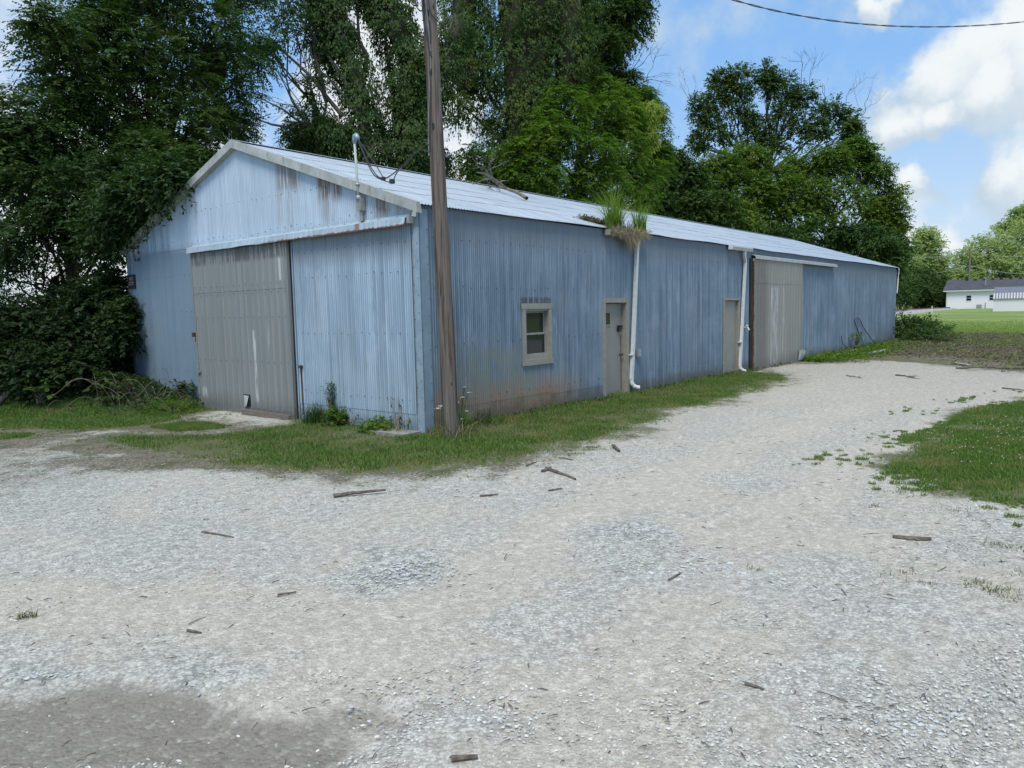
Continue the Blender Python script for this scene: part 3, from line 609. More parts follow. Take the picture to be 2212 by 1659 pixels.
for s_ in (-1, 1): mb.add([(-.1, WD / 2, RH + .062), (LN + .1, WD / 2, RH + .062), (LN + .1, WD / 2 + s_ * .17, RH + .008), (-.1, WD / 2 + s_ * .17, RH + .008)], [(0, 1, 2, 3)])
mb.build('ridge_cap', M['trimb'], roof)
def rake():
    m, t, p, o = newmat('rake_trim_metal'); pos = nd(t, 'ShaderNodeTexCoord').outputs['Object']
    n = noise(t, pos, 3.5, 6, .7); n2 = noise(t, scl(t, pos, (10, 10, 3)), 1.0, 5, .7)
    c = mix(t, sst(t, n, .3, .7), (.34, .36, .33), (.50, .52, .49)); c = mix(t, math_(t, 'MULTIPLY', sst(t, n2, .55, .68), .6), c, (.20, .15, .11)); setp(t, p, Base_Color=c, Roughness=.6, Metallic=.1); return m
M['rake'] = rake()
for a, b in ((0., WD / 2), (WD, WD / 2)):
    mb = MB(); m_ = 1 if a == 0 else -1; ys_ = np.linspace(a - .1 * m_, b, 9); zt = EH + .058 + (RH - EH) * (np.minimum(ys_, WD - ys_) / (WD / 2))
    jit = rng.normal(0, .003, 9)
    for q in range(8):
        V = []
        for yy, zz, j in ((ys_[q], zt[q], jit[q]), (ys_[q + 1], zt[q + 1], jit[q + 1])):
            V += [(-.115 + j, yy, zz), (-.120 + j, yy, zz - .155), (-.012, yy, zz - .165), (-.05, yy, zz - .004)]
        mb.add(V, [(0, 1, 5, 4), (1, 2, 6, 5), (2, 3, 7, 6), (3, 0, 4, 7)])
    mb.add(np.array([(-.115, ys_[0], zt[0]), (-.12, ys_[0], zt[0] - .155), (-.012, ys_[0], zt[0] - .165), (-.05, ys_[0], zt[0])]), [(0, 1, 2, 3)])
    if a == 0: mb.add(np.array([(-.118, -.1, zt[0]), (-.118, .03, zt[0] - .2), (-.118, -.07, zt[0] - .22)]), [(0, 1, 2)])
    mb.build('rake_trim', M['rake'], barn)
# corner flashing
mb = MB(); mb.box(-.024, -.012, -.018, .135, .33, EH - .10); mb.box(-.030, -.010, -.02, .13, -.05, .35); mb.build('corner_trim', M['trimb'], barn)
mb = MB(); mb.box(.0, .17, -.024, -.012, -.05, EH - .06); mb.build('corner_trim', M['trimd'], barn); mb = MB(); mb.box(LN - .12, LN + .02, -.024, -.012, -.05, EH - .1); mb.build('corner_trim', M['trimd'], barn)
mb = MB(); mb.box(-.022, -.010, WD - .12, WD + .02, -.05, EH - .1); mb.build('corner_trim', M['trimd'], barn)
# gable sliding doors
d1 = MB(); rib = lambda p, a, w_: (lambda u: a * np.clip(1.6 - np.abs(((u % p) - p / 2)) / w_, 0, 1))
corr(d1, 'y', 3.24, 6.52, [(-.06, 2.37, 0, 2), (2.35, 3.25, .005, 2)], off=.105, pitch=.2, seg=20, prof=rib(.205, .014, .02))
corr(d1, 'y', 3.24, 6.52, [(-.06, 3.25, 0, 2)], off=.06, pitch=.5, seg=2, prof=lambda u: u * 0, flip=-1)
d1.box(-.122, -.06, 3.215, 3.24, -.06, 3.25); d1.box(-.118, -.06, 6.52, 6.545, -.05, 3.25)
gd = d1.build('sliding_door', M['greydoor'], barn); tag(gd, 'grey ribbed sliding door with white drips')
mb = MB(); mb.box(-.16, -.10, 6.50, 6.60, 1.47, 1.56); mb.tube([(-.13, 6.5, 1.46), (-.15, 6.49, 1.38)], .012, 6); mb.build('latch', M['rust'], gd)
mb = MB(); mb.box(-.15, -.118, 6.44, 6.49, .80, .96); mb.box(-.165, -.12, 6.40, 6.47, .74, .79); mb.tube([(-.13, 6.47, 1.9), (-.13, 6.475, .3)], .010, 5); mb.build('hasp', M['greybox'], gd)
mb = MB(); mb.add([(-.126, 4.83, .36), (-.126, 4.66, .35), (-.17, 4.69, .16), (-.15, 4.80, .13)], [(0, 1, 2, 3)]); mb.build('bent_flap', M['trimw'], gd)
mb = MB(); mb.add([(-.1225, 4.86, .38), (-.1225, 4.61, .37), (-.1225, 4.60, .17), (-.1225, 4.72, .12)], [(0, 1, 2, 3)]); mb.build('tear', M['black'], gd)
d2 = MB(); corr(d2, 'y', .13, 3.13, [(.30, 3.25, 0, 3), (-.08, .31, -.008, 2)], off=.05)
d2.box(-.062, -.03, 3.13, 3.165, -.05, 3.25)
bd = d2.build('sliding_door', M['gable'], barn, smooth=False); tag(bd, 'blue corrugated sliding door panel')
mb = MB(); mb.tube([(-.075, 3.02, .95), (-.08, 3.0, .1)], .012, 6); mb.box(-.10, -.06, 2.98, 3.06, .93, .98); mb.build('door_bar', M['rust'], bd)
mb = MB(); mb.box(-.02, -.014, 3.16, 3.24, -.05, 3.28); mb.build('door_gap', M['dark'], barn)
def hood():
    m, t, p, o = newmat('track_hood_metal'); pos = nd(t, 'ShaderNodeTexCoord').outputs['Object']; sep = nd(t, 'ShaderNodeSeparateXYZ', {0: pos}).outputs
    n = noise(t, scl(t, pos, (4, 14, 4)), 1.0, 6, .7); c = mix(t, sst(t, n, .3, .7), (.36, .45, .51), (.52, .60, .65))
    zz = math_(t, 'ADD', sep[2], math_(t, 'MULTIPLY', math_(t, 'SUBTRACT', n, .5), .09))
    ru = math_(t, 'MULTIPLY', math_(t, 'SUBTRACT', 1.0, sst(t, zz, 3.178, 3.19)), math_(t, 'SUBTRACT', 1.0, sst(t, sep[1], 3.0, 4.4)))
    c = mix(t, ru, c, (.23, .10, .055))
    r2 = boxmask(t, sep, (None, 1.15, None), (None, 1.25, None), .02); c = mix(t, math_(t, 'MULTIPLY', r2, .75), c, (.25, .12, .07))
    setp(t, p, Base_Color=c, Roughness=.55, Metallic=.2); return m
M['hood'] = hood()
mb = MB(); pts = [(-.018, 3.345), (-.05, 3.34), (-.055, 3.31), (-.175, 3.275), (-.185, 3.165), (-.172, 3.165), (-.163, 3.26), (-.018, 3.30)]
ny_ = 33; yy = np.linspace(.11, 6.56, ny_); rv = np.random.default_rng(3)
V = [[(p + (0 if p > -.06 else rv.normal(0, .004) - (.02 if 17 < k < 24 and z < 3.2 else 0)), y, z + (rv.normal(0, .004) if z < 3.2 else 0)) for p, z in pts] for k, y in enumerate(yy)]
V = np.array(V).reshape(-1, 3); nn = len(pts); F = [(k * nn + i, k * nn + (i + 1) % nn, (k + 1) * nn + (i + 1) % nn, (k + 1) * nn + i) for k in range(ny_ - 1) for i in range(nn)]
mb.add(V, F); mb.build('track_hood', M['hood'], barn)
mb = MB(); mb.box(-.15, -.02, .045, .10, 3.19, 3.31); mb.build('track_end_bracket', M['greybox'], barn)
# side sliding door
d3 = MB(); corr(d3, 'x', 13.0, 17.08, [(-.08, 2.52, 0, 2), (2.5, 3.2, .006, 2)], off=.115, seg=16, pitch=.25, prof=rib(.25, .016, .03))
corr(d3, 'x', 13.0, 17.08, [(-.08, 3.2, 0, 2)], off=.06, pitch=.5, seg=2, prof=lambda u: u * 0, flip=-1)
d3.box(12.985, 13.0, -.13, -.06, -.08, 3.2); d3.box(17.08, 17.095, -.13, -.06, -.08, 3.2)
sd_ = d3.build('sliding_door', M['tandoor'], barn); tag(sd_, 'tan streaked ribbed sliding door')
mb = MB(); mb.box(12.86, 12.94, -.035, -.014, -.05, 3.2); mb.build('door_gap', M['dark'], barn)
mb = MB(); rng = np.random.default_rng(9)
zz = -.05
while zz < 3.1:
    h = rng.uniform(.05, .16); mb.box(12.972 - rng.uniform(0, .012), 12.985 , -.10 - rng.uniform(0, .02), -.06, zz, zz + h * .85); zz += h
mb.build('ragged_edge', M['rust'], sd_)
mb = MB()
for k in range(6):
    c0 = np.array([16.72 + .07 * k, -.15, .06]); mb.add([c0, c0 + (.05, -.02, .0), c0 + (.09 + .02 * (k % 3), -.10 - .02 * k % .05, .30 + .05 * (k % 2)), c0 + (.0, -.04, .34)], [(0, 1, 2, 3)])
mb.add([(16.75, -.16, .36), (17.05, -.30, .42), (17.12, -.26, .34), (16.9, -.2, .28)], [(0, 1, 2, 3)])
mb.build('bent_metal', M['trimw'], sd_)
mb = MB(); pts = [(-.02, 3.31), (-.05, 3.305), (-.16, 3.27), (-.165, 3.18), (-.15, 3.18), (-.14, 3.25), (-.02, 3.28)]
prism(mb, pts, 'x', 12.97, 16.9); prism(mb, [(p - .003, z + .003) for p, z in pts], 'x', 16.9, 20.8)
mb.build('track_hood', M['trimw'], barn)
# window
wi = MB(); wi.box(2.425, 3.335, -.036, -.008, 1.885, 1.985); wi.box(2.44, 2.535, -.032, -.008, .975, 1.885); wi.box(3.225, 3.32, -.032, -.008, .975, 1.885); wi.box(2.425, 3.335, -.045, -.008, .875, .975)
wi.box(2.50, 2.535, -.008, .15, .975, 1.885); wi.box(3.225, 3.26, -.008, .15, .975, 1.885); wi.box(2.535, 3.225, -.008, .15, 1.85, 1.885)
wn_ = wi.build('window', M['cream'], barn)
mb = MB(); mb.box(2.535, 3.225, -.012, .15, .975, 1.045); mb.build('sill', M['cream'], wn_)
for z0, z1, y0 in ((1.42, 1.85, .075), (1.045, 1.455, .045)):
    mb = MB(); f = .035
    mb.box(2.54, 2.54 + f, y0, y0 + .03, z0, z1); mb.box(3.22 - f, 3.22, y0, y0 + .03, z0, z1); mb.box(2.54 + f, 3.22 - f, y0, y0 + .03, z0, z0 + f); mb.box(2.54 + f, 3.22 - f, y0, y0 + .03, z1 - f, z1)
    mb.build('sash', M['cream'], wn_)
    mb = MB(); mb.box(2.54 + f, 3.22 - f, y0 + .012, y0 + .018, z0 + f, z1 - f); mb.build('pane', M['glass'], wn_)
# doors
def mandoor(x0, x1, zt, casing, y_in, mat, lab):
    f = MB(); c = casing
    f.box(x0, x0 + c, -.04, -.008, -.03, zt); f.box(x1 - c, x1, -.04, -.008, -.03, zt); f.box(x0 + c, x1 - c, -.036, -.008, zt - c - .02, zt - .01)
    f.box(x0 + c - .01, x0 + c + .012, -.008, y_in + .05, -.03, zt - c); f.box(x1 - c - .012, x1 - c + .01, -.008, y_in + .05, -.03, zt - c); f.box(x0 + c + .012, x1 - c - .012, -.008, y_in + .05, zt - c - .03, zt - c)
    d = MB(); d.box(x0 + c + .015, x1 - c - .015, y_in, y_in + .04, -.02, zt - c - .04)
    do = d.build('door', mat, barn); tag(do, lab); f.build('door_frame', M['cream2'] if lab.startswith('blank') else M['cream'], do); return do
da = mandoor(5.09, 6.11, 2.09, .085, .10, M['doorp'], 'tan door with a small square window and padlock')
mb = MB(); x0, x1, z0, z1 = 5.27, 5.57, 1.50, 1.80
mb.box(x0, x0 + .03, .085, .10, z0, z1); mb.box(x1 - .03, x1, .085, .10, z0, z1); mb.box(x0 + .03, x1 - .03, .085, .10, z0, z0 + .03); mb.box(x0 + .03, x1 - .03, .085, .10, z1 - .03, z1); mb.build('window_frame', M['cream2'], da)
mb = MB(); mb.box(x0 + .03, x1 - .03, .092, .098, z0 + .03, z1 - .03); mb.build('pane', M['glass'], da)
mb = MB(); mb.box(5.84, 6.0, .06, .10, 1.46, 1.50); mb.box(5.83, 5.90, .045, .10, 1.37, 1.45); mb.tube([(5.845, .06, 1.45), (5.845, .05, 1.50), (5.89, .05, 1.50), (5.89, .06, 1.45)], .008, 6); mb.build('padlock', M['black'], da)
mb = MB(); mb.tube([(5.93, .10, .88), (5.93, .06, .88), (5.93, .045, .88), (5.93, .02, .88)], [.018, .014, .032, .026], 10); mb.build('door_knob', M['rust'], da)
mb = MB(); mb.box(5.98, 5.988, .092, .10, .1, 1.3); mb.build('door_edge_wear', M['black'], da)
mandoor(11.08, 12.14, 2.09, .05, .05, M['doorp'], 'blank tan door behind the downspout')
# gutters and downspouts
for x0, x1, z, name in ((5.12, 6.72, 3.34, 0), (11.25, 12.64, 3.36, 1)):
    mb = MB(); pr = [(-.07, z + .11), (-.07, z), (-.15, z), (-.165, z + .03), (-.20, z + .07), (-.20, z + .11), (-.192, z + .11), (-.188, z + .075), (-.152, z + .03), (-.145, z + .008), (-.078, z + .008), (-.078, z + .11)]
    prism(mb, pr, 'x', x0, x1); mb.box(x0 - .004, x0, -.2, -.07, z, z + .11); mb.box(x1, x1 + .004, -.2, -.07, z, z + .11)
    gu = mb.build('gutter', M['cream2'] if name == 0 else M['white'], barn)
    mb = MB()
    if name == 0:
        mb.bar((6.37, -.13, z), (6.37, -.10, 3.2), .085, .06, (0, 1, 0)); mb.bar((6.37, -.10, 3.2), (6.14, -.075, .33), .085, .06, (0, 1, 0))
        pr_ = [(6.14, -.075, .33), (6.14, -.08, .24), (6.17, -.12, .18), (6.21, -.16, .155), (6.25, -.20, .145)]
    else:
        mb.bar((12.24, -.13, z), (12.24, -.12, 3.24), .085, .06, (0, 1, 0)); mb.bar((12.24, -.12, 3.25), (12.40, -.08, 3.07), .085, .06, (0, 1, 0)); mb.bar((12.40, -.08, 3.08), (12.09, -.075, .20), .085, .06, (0, 1, 0))
        pr_ = [(12.09, -.075, .20), (12.09, -.08, .14), (12.13, -.13, .08), (12.17, -.16, .06), (12.2, -.19, .055)]
    mb.tube(pr_, [.043, .046, .046, .046, .048], 8)
    for k in range(1, 4): mb.tube([np.array(pr_[k]) * .9 + np.array(pr_[k + 1]) * .1, np.array(pr_[k]) * .7 + np.array(pr_[k + 1]) * .3], .052, 8)
    mb.box(pr_[0][0] - .055, pr_[0][0] + .055, -.115, -.03, .85, .875)
    mb.build('downspout', M['white'], barn)
mb = MB(); mb.tube([(LN + .05, -.12, 3.42), (LN + .12, -.10, 3.30), (LN + .09, -.08, 2.9), (LN + .06, -.06, 2.3)], .03, 8); mb.build('downspout', M['white'], barn)
mb = MB(); mb.box(6.42, 6.53, -.09, -.01, .80, .97); ob = mb.build('outlet_box', M['greybox'], barn); 
mb = MB(); mb.box(6.43, 6.52, -.10, -.09, .815, .88); mb.box(6.43, 6.52, -.10, -.09, .89, .955); mb.build('outlet_cover', M['trimb'], ob)
mb = MB(); mb.tube([(12.56, -.01, 1.25), (12.56, -.10, 1.25), (12.56, -.14, 1.18)], .025, 8); mb.tube([(12.50, -.08, 1.31), (12.62, -.08, 1.31)], .02, 6); mb.build('outdoor_tap', M['white'], barn)
# electrical service mast
mast = MB(); mast.box(-.13, -.02, 1.15, 1.25, 3.49, 3.69); mast.tube([(-.075, 1.20, 3.49), (-.075, 1.2, 3.33)], .022, 8)
mo = mast.build('service_box', M['greybox'], barn)
mb = MB(); mb.tube([(-.125, 1.20, 3.66), (-.13, 1.205, 3.9), (-.14, 1.225, 4.56)], .020, 10); mb.tube([(-.128, 1.2, 3.88), (-.129, 1.2, 3.91)], .04, 10); mb.tube([(-.125, 1.20, 3.66), (-.125, 1.20, 3.72)], .036, 10); mb.build('conduit', M['trimw'], mo, smooth=True)
mb = MB(); mb.tube([(-.14, 1.225, 4.53), (-.14, 1.225, 4.59), (-.14, 1.205, 4.63), (-.145, 1.17, 4.635), (-.15, 1.14, 4.60), (-.15, 1.13, 4.56)], [.030, .036, .042, .042, .038, .03], 10); mb.build('weatherhead', M['trimb'], mo, smooth=True)
# screw rows
rng = np.random.default_rng(21); mb = MB()
def scr(x, y, z, ax):
    a = .0055
    if ax == 'y': mb.box(x - .006, x + .006, y - a, y + a, z - a, z + a)
    else: mb.box(x - a, x + a, y - .006, y + .006, z - a, z + a)
for z in (.12, 1.02, 1.85, 2.46, 2.30):
    for y in np.arange(3.34, 6.5, .205): scr(-.119 if z < 2.4 else -.124, y + rng.normal(0, .004), z + rng.normal(0, .006), 'y')
for z in (.52, 1.55, 2.5, 2.95):
    for y in np.arange(.25, 3.1, .18): scr(-.058, y + rng.normal(0, .01), z + rng.normal(0, .012), 'y')
for z in (.75, 2.0, 2.75, 3.34):
    for y in np.arange(6.65, 9.5, .2): scr(-.008, y + rng.normal(0, .01), z + rng.normal(0, .012), 'y')
for y in np.arange(.4, 9.3, .2):
    for z in (3.42, 4.0): 
        if z < zr(y) - .15: scr(-.017, y + rng.normal(0, .02), z + rng.normal(0, .02), 'y')
for z in np.arange(.2, 3.3, .26): scr(-.026, .11, z, 'y'); scr(.145, -.026, z + .05, 'x'); scr(-.026, .02, z + .1, 'y')
for z in (.45, 1.35, 2.25, 3.0):
    for x in np.arange(.3, 12.8, .21): 
        if not (2.4 < x < 3.35 and .87 < z < 2) and not (5.05 < x < 6.15 and z < 2.1) and not (11 < x < 12.2 and z < 2.1): scr(x + rng.normal(0, .01), -.008, z + rng.normal(0, .012), 'x')
for y in np.arange(.4, 6.4, .42): scr(-.052, y, 3.325, 'y')
tag(mb.build('screw_heads', M['screw'], barn), kind='stuff')
# ------------------------------------------------------------------ on and against the barn
mb = MB(); mb.box(-.03, -.0, 9.27, 9.60, 2.56, 2.88); sg = mb.build('warning_sign', M['black'], smooth=False); tag(sg, 'small framed black warning sign with pale lettering by the left edge of the gable', 'sign')
fr = MB(); fr.box(-.038, -.03, 9.27, 9.295, 2.56, 2.88); fr.box(-.038, -.03, 9.575, 9.60, 2.56, 2.88); fr.box(-.038, -.03, 9.295, 9.575, 2.56, 2.59); fr.box(-.038, -.03, 9.295, 9.575, 2.86, 2.88)
M['signw'] = simple('sign_lettering', (.42, .42, .42), (.3, .3, .3), .6, 0, 8); fo = fr.build('frame', M['rust'], sg)
def text(body, size, y, z, name):
    c = bpy.data.curves.new(name, 'FONT'); c.body = body; c.size = size; c.align_x = 'CENTER'; c.extrude = .0015
    o = bpy.data.objects.new(name + '_c', c); COL.objects.link(o); dg = bpy.context.evaluated_depsgraph_get(); me = bpy.data.meshes.new_from_object(o.evaluated_get(dg)); bpy.data.objects.remove(o)
    q = bpy.data.objects.new(name, me); COL.objects.link(q); me.materials.clear(); me.materials.append(M['signw']); q.rotation_euler = (R(90), 0, R(-90)); q.location = (-.034, y, z); q.parent = sg; return q
text('NO', .12, 9.435, 2.745, 'lettering'); text('TRESPASSING', .042, 9.435, 2.69, 'lettering'); text('KEEP OUT', .055, 9.435, 2.635, 'lettering')
mb = MB(); mb.box(-.42, -.03, .06, .85, -.05, .045); tag(recenter(mb.build('concrete_pad', M['concrete']), (-.2, .4, 0)), 'low concrete pad at the near corner of the barn', 'pad')
mb = MB(); mb.bar((-.20, 3.25, .03), (-.22, 4.75, .055), .05, .11); tag(recenter(mb.build('wooden_plank', M['plank']), (-.2, 4, 0)), 'weathered grey plank lying along the foot of the grey sliding door', 'plank')
mb = MB(); P0 = np.array([22.6, -.03, 0]); 
def cable(mb_, pts, r, sub=8, seg=6):
    pts = np.array(pts, float); n = len(pts); out = []
    ex = np.vstack([2 * pts[0] - pts[1], pts, 2 * pts[-1] - pts[-2]])
    for i in range(n - 1):
        p0, p1, p2, p3 = ex[i:i + 4]
        for t_ in np.linspace(0, 1, sub, endpoint=False): out.append(.5 * (2 * p1 + (p2 - p0) * t_ + (2 * p0 - 5 * p1 + 4 * p2 - p3) * t_ ** 2 + (3 * p1 - p0 - 3 * p2 + p3) * t_ ** 3))
    out.append(pts[-1]); mb_.tube(out, r, seg)
W_ = lambda px, py, y=-.06: onplane(px, py, 1, y)
cable(mb, [W_(1893, 746, -.25), W_(1868, 712), W_(1857, 690), W_(1850, 687), W_(1847, 697), W_(1860, 730), W_(1869, 750, -.2)], .016)
tag(recenter(mb.build('wire_loop', M['rubber']), W_(1880, 748)), 'black hoop of stiff wire leaning on the far end of the long wall', 'wire')
mb = MB(); cable(mb, [W_(1818, 725), W_(1818, 735), W_(1822, 744, -.1), W_(1832, 752, -.25), W_(1840, 755, -.35)], .013); tag(recenter(mb.build('wire', M['rubber']), W_(1830, 752)), 'short thin black wire curving down the far part of the long wall', 'wire')
# ------------------------------------------------------------------ utility pole with its wires
pb = G(975.5, 944); dep0 = FW @ (np.array([pb[0], pb[1], 6.2]) - CAM); ptop = at(927, 0, dep0); pdir = (ptop - pb) / (ptop[2] - pb[2])
polef = lambda z: pb + pdir * z
pole = thing('utility_pole', pb, 'weathered brown wooden utility pole standing at the near corner of the barn', 'pole')
zs = np.linspace(-.3, 9.6, 40); mb = MB(); mb.tube([polef(z) + np.array([.006 * math.sin(z * 1.3), .006 * math.cos(z * .9), 0]) for z in zs], .122 - .0035 * zs, 22); mb.build('shaft', M['pole'], pole, smooth=True)
e_l = -norm(RT * [1, 1, 0]); e_c = norm(-FW * [1, 1, 0])     # towards the left of the photo / towards the camera side
def onp(z, a, lift=.0):                       # point on the pole surface
    rr = .122 - .0035 * z + lift; return polef(z) + (e_c * math.cos(a) + e_l * math.sin(a)) * rr
mb = MB(); cable(mb, [onp(4.1, 1.1, .02), onp(4.6, .9, .01), onp(5.2, .25, .01), onp(5.6, .1, .012), onp(6.2, .35, .012), onp(6.9, .6, .012), onp(9.3, .4, .02)], .010); mb.build('cable', M['greyc'], pole)
mb = MB(); cable(mb, [onp(5.45, .05, .01), onp(5.8, .5, .012), onp(6.0, .8, .015), onp(6.6, .9, .015), onp(9.2, .8, .02)], .016); cable(mb, [onp(4.15, .9, .015), onp(4.9, .35, .012), onp(5.5, .15, .012), onp(5.9, .0, .012), onp(6.3, .5, .012), onp(8.8, .2, .02)], .009)
cable(mb, [onp(6.25, .1, .01), onp(6.0, -.4, .02), at(968, 60, dep0 + .1), at(975, 48, dep0 + .4)], .008); cable(mb, [onp(6.35, 1.4, 0), at(912, 22, dep0), at(900, 14, dep0), at(897, -20, dep0)], .010)
mb.build('cable', M['rubber'], pole)
for z in (6.05, 5.25, 4.5):
    mb = MB(); mb.box(*(lambda c: (c[0] - .015, c[0] + .015, c[1] - .015, c[1] + .015, c[2] - .04, c[2] + .04))(onp(z, .2, 0))); mb.build('cable_clip', M['black'], pole)
mb = MB(); wh = np.array([-.15, 1.13, 4.57]); low = at(828, 386, FW @ (np.array([-.5, .5, 4.2]) - CAM)); low2 = at(847, 392, FW @ (np.array([-.5, .4, 4.1]) - CAM)); att = onp(4.15, 1.0, .02)
cable(mb, [wh, wh * .5 + low * .5 + (0, 0, -.12), low, at(870, 358, FW @ low2 - FW @ CAM), at(905, 325, FW @ att - FW @ CAM + .1), att], .009)
cable(mb, [wh + (.01, .02, 0), wh * .45 + low * .55 + (0, 0, -.17), low + (0, 0, -.02), low2, at(858, 372, FW @ low2 - FW @ CAM), at(882, 350, FW @ low2 - FW @ CAM), at(912, 310, FW @ att - FW @ CAM + .05), att + (0, 0, .1)], .009)
cable(mb, [wh + (-.01, -.02, 0), wh * .5 + low * .5 + (.02, -.05, -.05), low + (0, 0, .02)], .008)
mb.box(*np.array([low2 - .03, low2 + .03]).T.reshape(-1)); mb.box(*np.array([low - .025, low + .025]).T.reshape(-1))
tag(recenter(mb.build('service_drop_cable', M['rubber']), low), 'drooping black service wires slung from the barn mast to the wooden pole', 'cable')
mb = MB(); A_ = polef(9.3); B_ = at(1585, 0, 15.5); C_ = at(2212, 47, 22); 
ts = np.linspace(0, 2.2, 260)[:, None]; Lg = A_ * (ts - 1) * (ts - 2) / 2 - B_ * ts * (ts - 2) + C_ * ts * (ts - 1) / 2
for k in range(2):
    ph = np.arange(260)[:, None] * .42 + k * np.pi; mb.tube(Lg + .011 * (np.cos(ph) * UP + np.sin(ph) * FW), .009, 5)
tag(recenter(mb.build('overhead_cable', M['rubber']), A_), 'twisted black overhead cable crossing the sky at upper right', 'cable')
# ------------------------------------------------------------------ trees
FD = lambda p: FW @ (np.array(p, float) - CAM)
tree('tree_of_heaven', 'tall dark tree with feathery compound leaves, its crown spreading above the gable peak',
     [(130, 150, 95, 95, 20), (60, 260, 90, 60, 19, .7), (240, 90, 110, 90, 21), (340, 150, 120, 100, 22), (440, 70, 110, 90, 23), (470, 200, 80, 90, 24), (250, 240, 130, 80, 21, 1.2), (380, 290, 110, 80, 22), (500, 260, 40, 50, 25, .5), (120, 330, 110, 60, 20), (545, 120, 45, 60, 26, .4), (110, 60, 40, 40, 19, .4), (200, 20, 70, 40, 21, .4), (330, -20, 120, 60, 22), (530, -10, 60, 50, 25, .5), (20, 330, 60, 50, 19, .7), (320, 340, 90, 50, 20.5), (440, 350, 50, 40, 22, .7)],
     (2.5, 14.5), at(330, 380, 21.5), 'leafA', 'pinnate', .14, .055, 18, .62, .35, 22, 15, .24, 11, subr=.42)
tree('walnut_tree', 'broad dark leafy tree leaning over the left rake of the gable',
     [(60, 430, 110, 80, 19), (190, 420, 110, 80, 18.5, 1.2), (300, 400, 90, 60, 18.8, 1.1), (350, 415, 45, 40, 17.6, .6), (300, 428, 46, 44, 16.3, .9), (345, 400, 36, 34, 15.7, .8), (378, 378, 24, 22, 15.3, .6), (265, 478, 40, 36, 16.8, .8), (120, 500, 110, 50, 19, .8), (260, 470, 60, 50, 17.8, .8), (215, 500, 40, 40, 17.4, .6), (20, 520, 60, 60, 18, .8), (60, 380, 90, 50, 20), (200, 350, 110, 50, 20.5)],
     (.2, 13.5), at(150, 520, 19.5), 'leafB', 'alt', .12, .06, 14, .5, .3, 17, 16, .17, 12, subr=.36)
tree('thicket_tree', 'thin multi branched tree in the dark thicket left of the barn, sky showing through it',
     [(60, 590, 90, 50, 20, .45), (170, 560, 80, 50, 20.5, .5), (230, 620, 40, 60, 18.5, .6), (120, 650, 120, 40, 20, .8), (230, 540, 30, 40, 18.5, .4), (-40, 600, 60, 120, 19)],
     (-.8, 14.5), at(120, 600, 20), 'leafB', 'alt', .10, .055, 10, .45, .3, 14, 13, .12, 13, subr=.34,
     extra=lambda lm, tm, rng, P: [twigs(tm, P[5] + rng.normal(0, .6, 3), rng.normal(0, 1, 3) + [0, 0, .5], 2.4, .03, rng, 3) for _ in range(12)])
for i, (blobs, bs, lab) in enumerate((
    ([(50, 700, 90, 60, 17), (130, 690, 90, 70, 18), (40, 780, 90, 50, 16), (-40, 740, 70, 100, 16)], (-3.5, 10.5), 'large dark shrub at the left edge of the photo below the trees'),
    ([(210, 680, 60, 70, 17.4), (245, 640, 35, 60, 17.6), (180, 740, 70, 40, 17), (262, 700, 24, 50, 16.8, .8), (268, 775, 26, 50, 17.9, 1.2), (240, 790, 40, 40, 17.6, 1.2)], (-1.0, 11.3), 'dark shrub pressed against the left corner of the barn'),
    ([(70, 800, 70, 35, 15.5), (150, 790, 60, 40, 16), (110, 740, 60, 40, 16.5)], (-3.2, 9.2), 'low leafy shrub in front of the thicket'))):
    tree('shrub', lab, blobs, bs, at(blobs[0][0], blobs[0][1], blobs[0][4]), 'leafS', 'alt', .11, .065, 12, .4, .35, 20, 14, .06, 20 + i, group='shrubs in the dark thicket', cat='shrub', subr=.38)
tree('hedge_tree', 'dark wall of bushes behind the thicket, nearly black at the left corner of the barn', [(x, y, 60, 60, 27, 1.4) for x, y in ((-20, 740), (60, 740), (140, 735), (220, 740), (290, 745), (345, 750), (0, 820), (90, 820), (190, 820), (280, 820), (340, 830), (270, 690), (210, 690))], (5, 22), at(180, 760, 27), 'leafS', 'alt', .16, .09, 10, .5, .35, 18, 14, .10, 19, cat='bushes', subr=.40)
# backdrop wood behind the left thicket, far enough for sky gaps
tree('bare_branched_tree', 'sparse tree with long bare slanting limbs between the dark tree and the creeper covered trunks',
     [(640, 60, 60, 50, 29, .6), (600, 20, 50, 50, 29, .5), (690, 30, 60, 40, 29, .6), (655, 235, 60, 35, 29, .5), (705, 290, 55, 40, 29, 1.0), (650, 300, 50, 25, 29, .6), (670, 170, 40, 40, 29, .3), (590, 90, 40, 60, 28, .5)],
     (12.5, 15), at(700, 330, 29), 'leafB', 'alt', .13, .07, 9, .5, .45, 16, 13, .22, 15, bark='barkp',
     extra=lambda lm, tm, rng, P: [limb(tm, at(a, b, 29), at(c, d, 29), .10, .02, rng, 8, .05, .03) for a, b, c, d in ((740, 330, 560, 210), (730, 300, 590, 120), (740, 250, 560, 60), (760, 200, 600, -20), (700, 200, 650, -30), (740, 330, 530, 250), (790, 300, 610, 260), (780, 200, 700, 20), (770, 240, 690, 150))] + [twigs(tm, at(rng.uniform(560, 720), rng.uniform(10, 300), 28.8), RT * rng.normal(0, 1) + UP * rng.normal(.2, .6), 1.8, .02, rng, 2) for _ in range(16)])
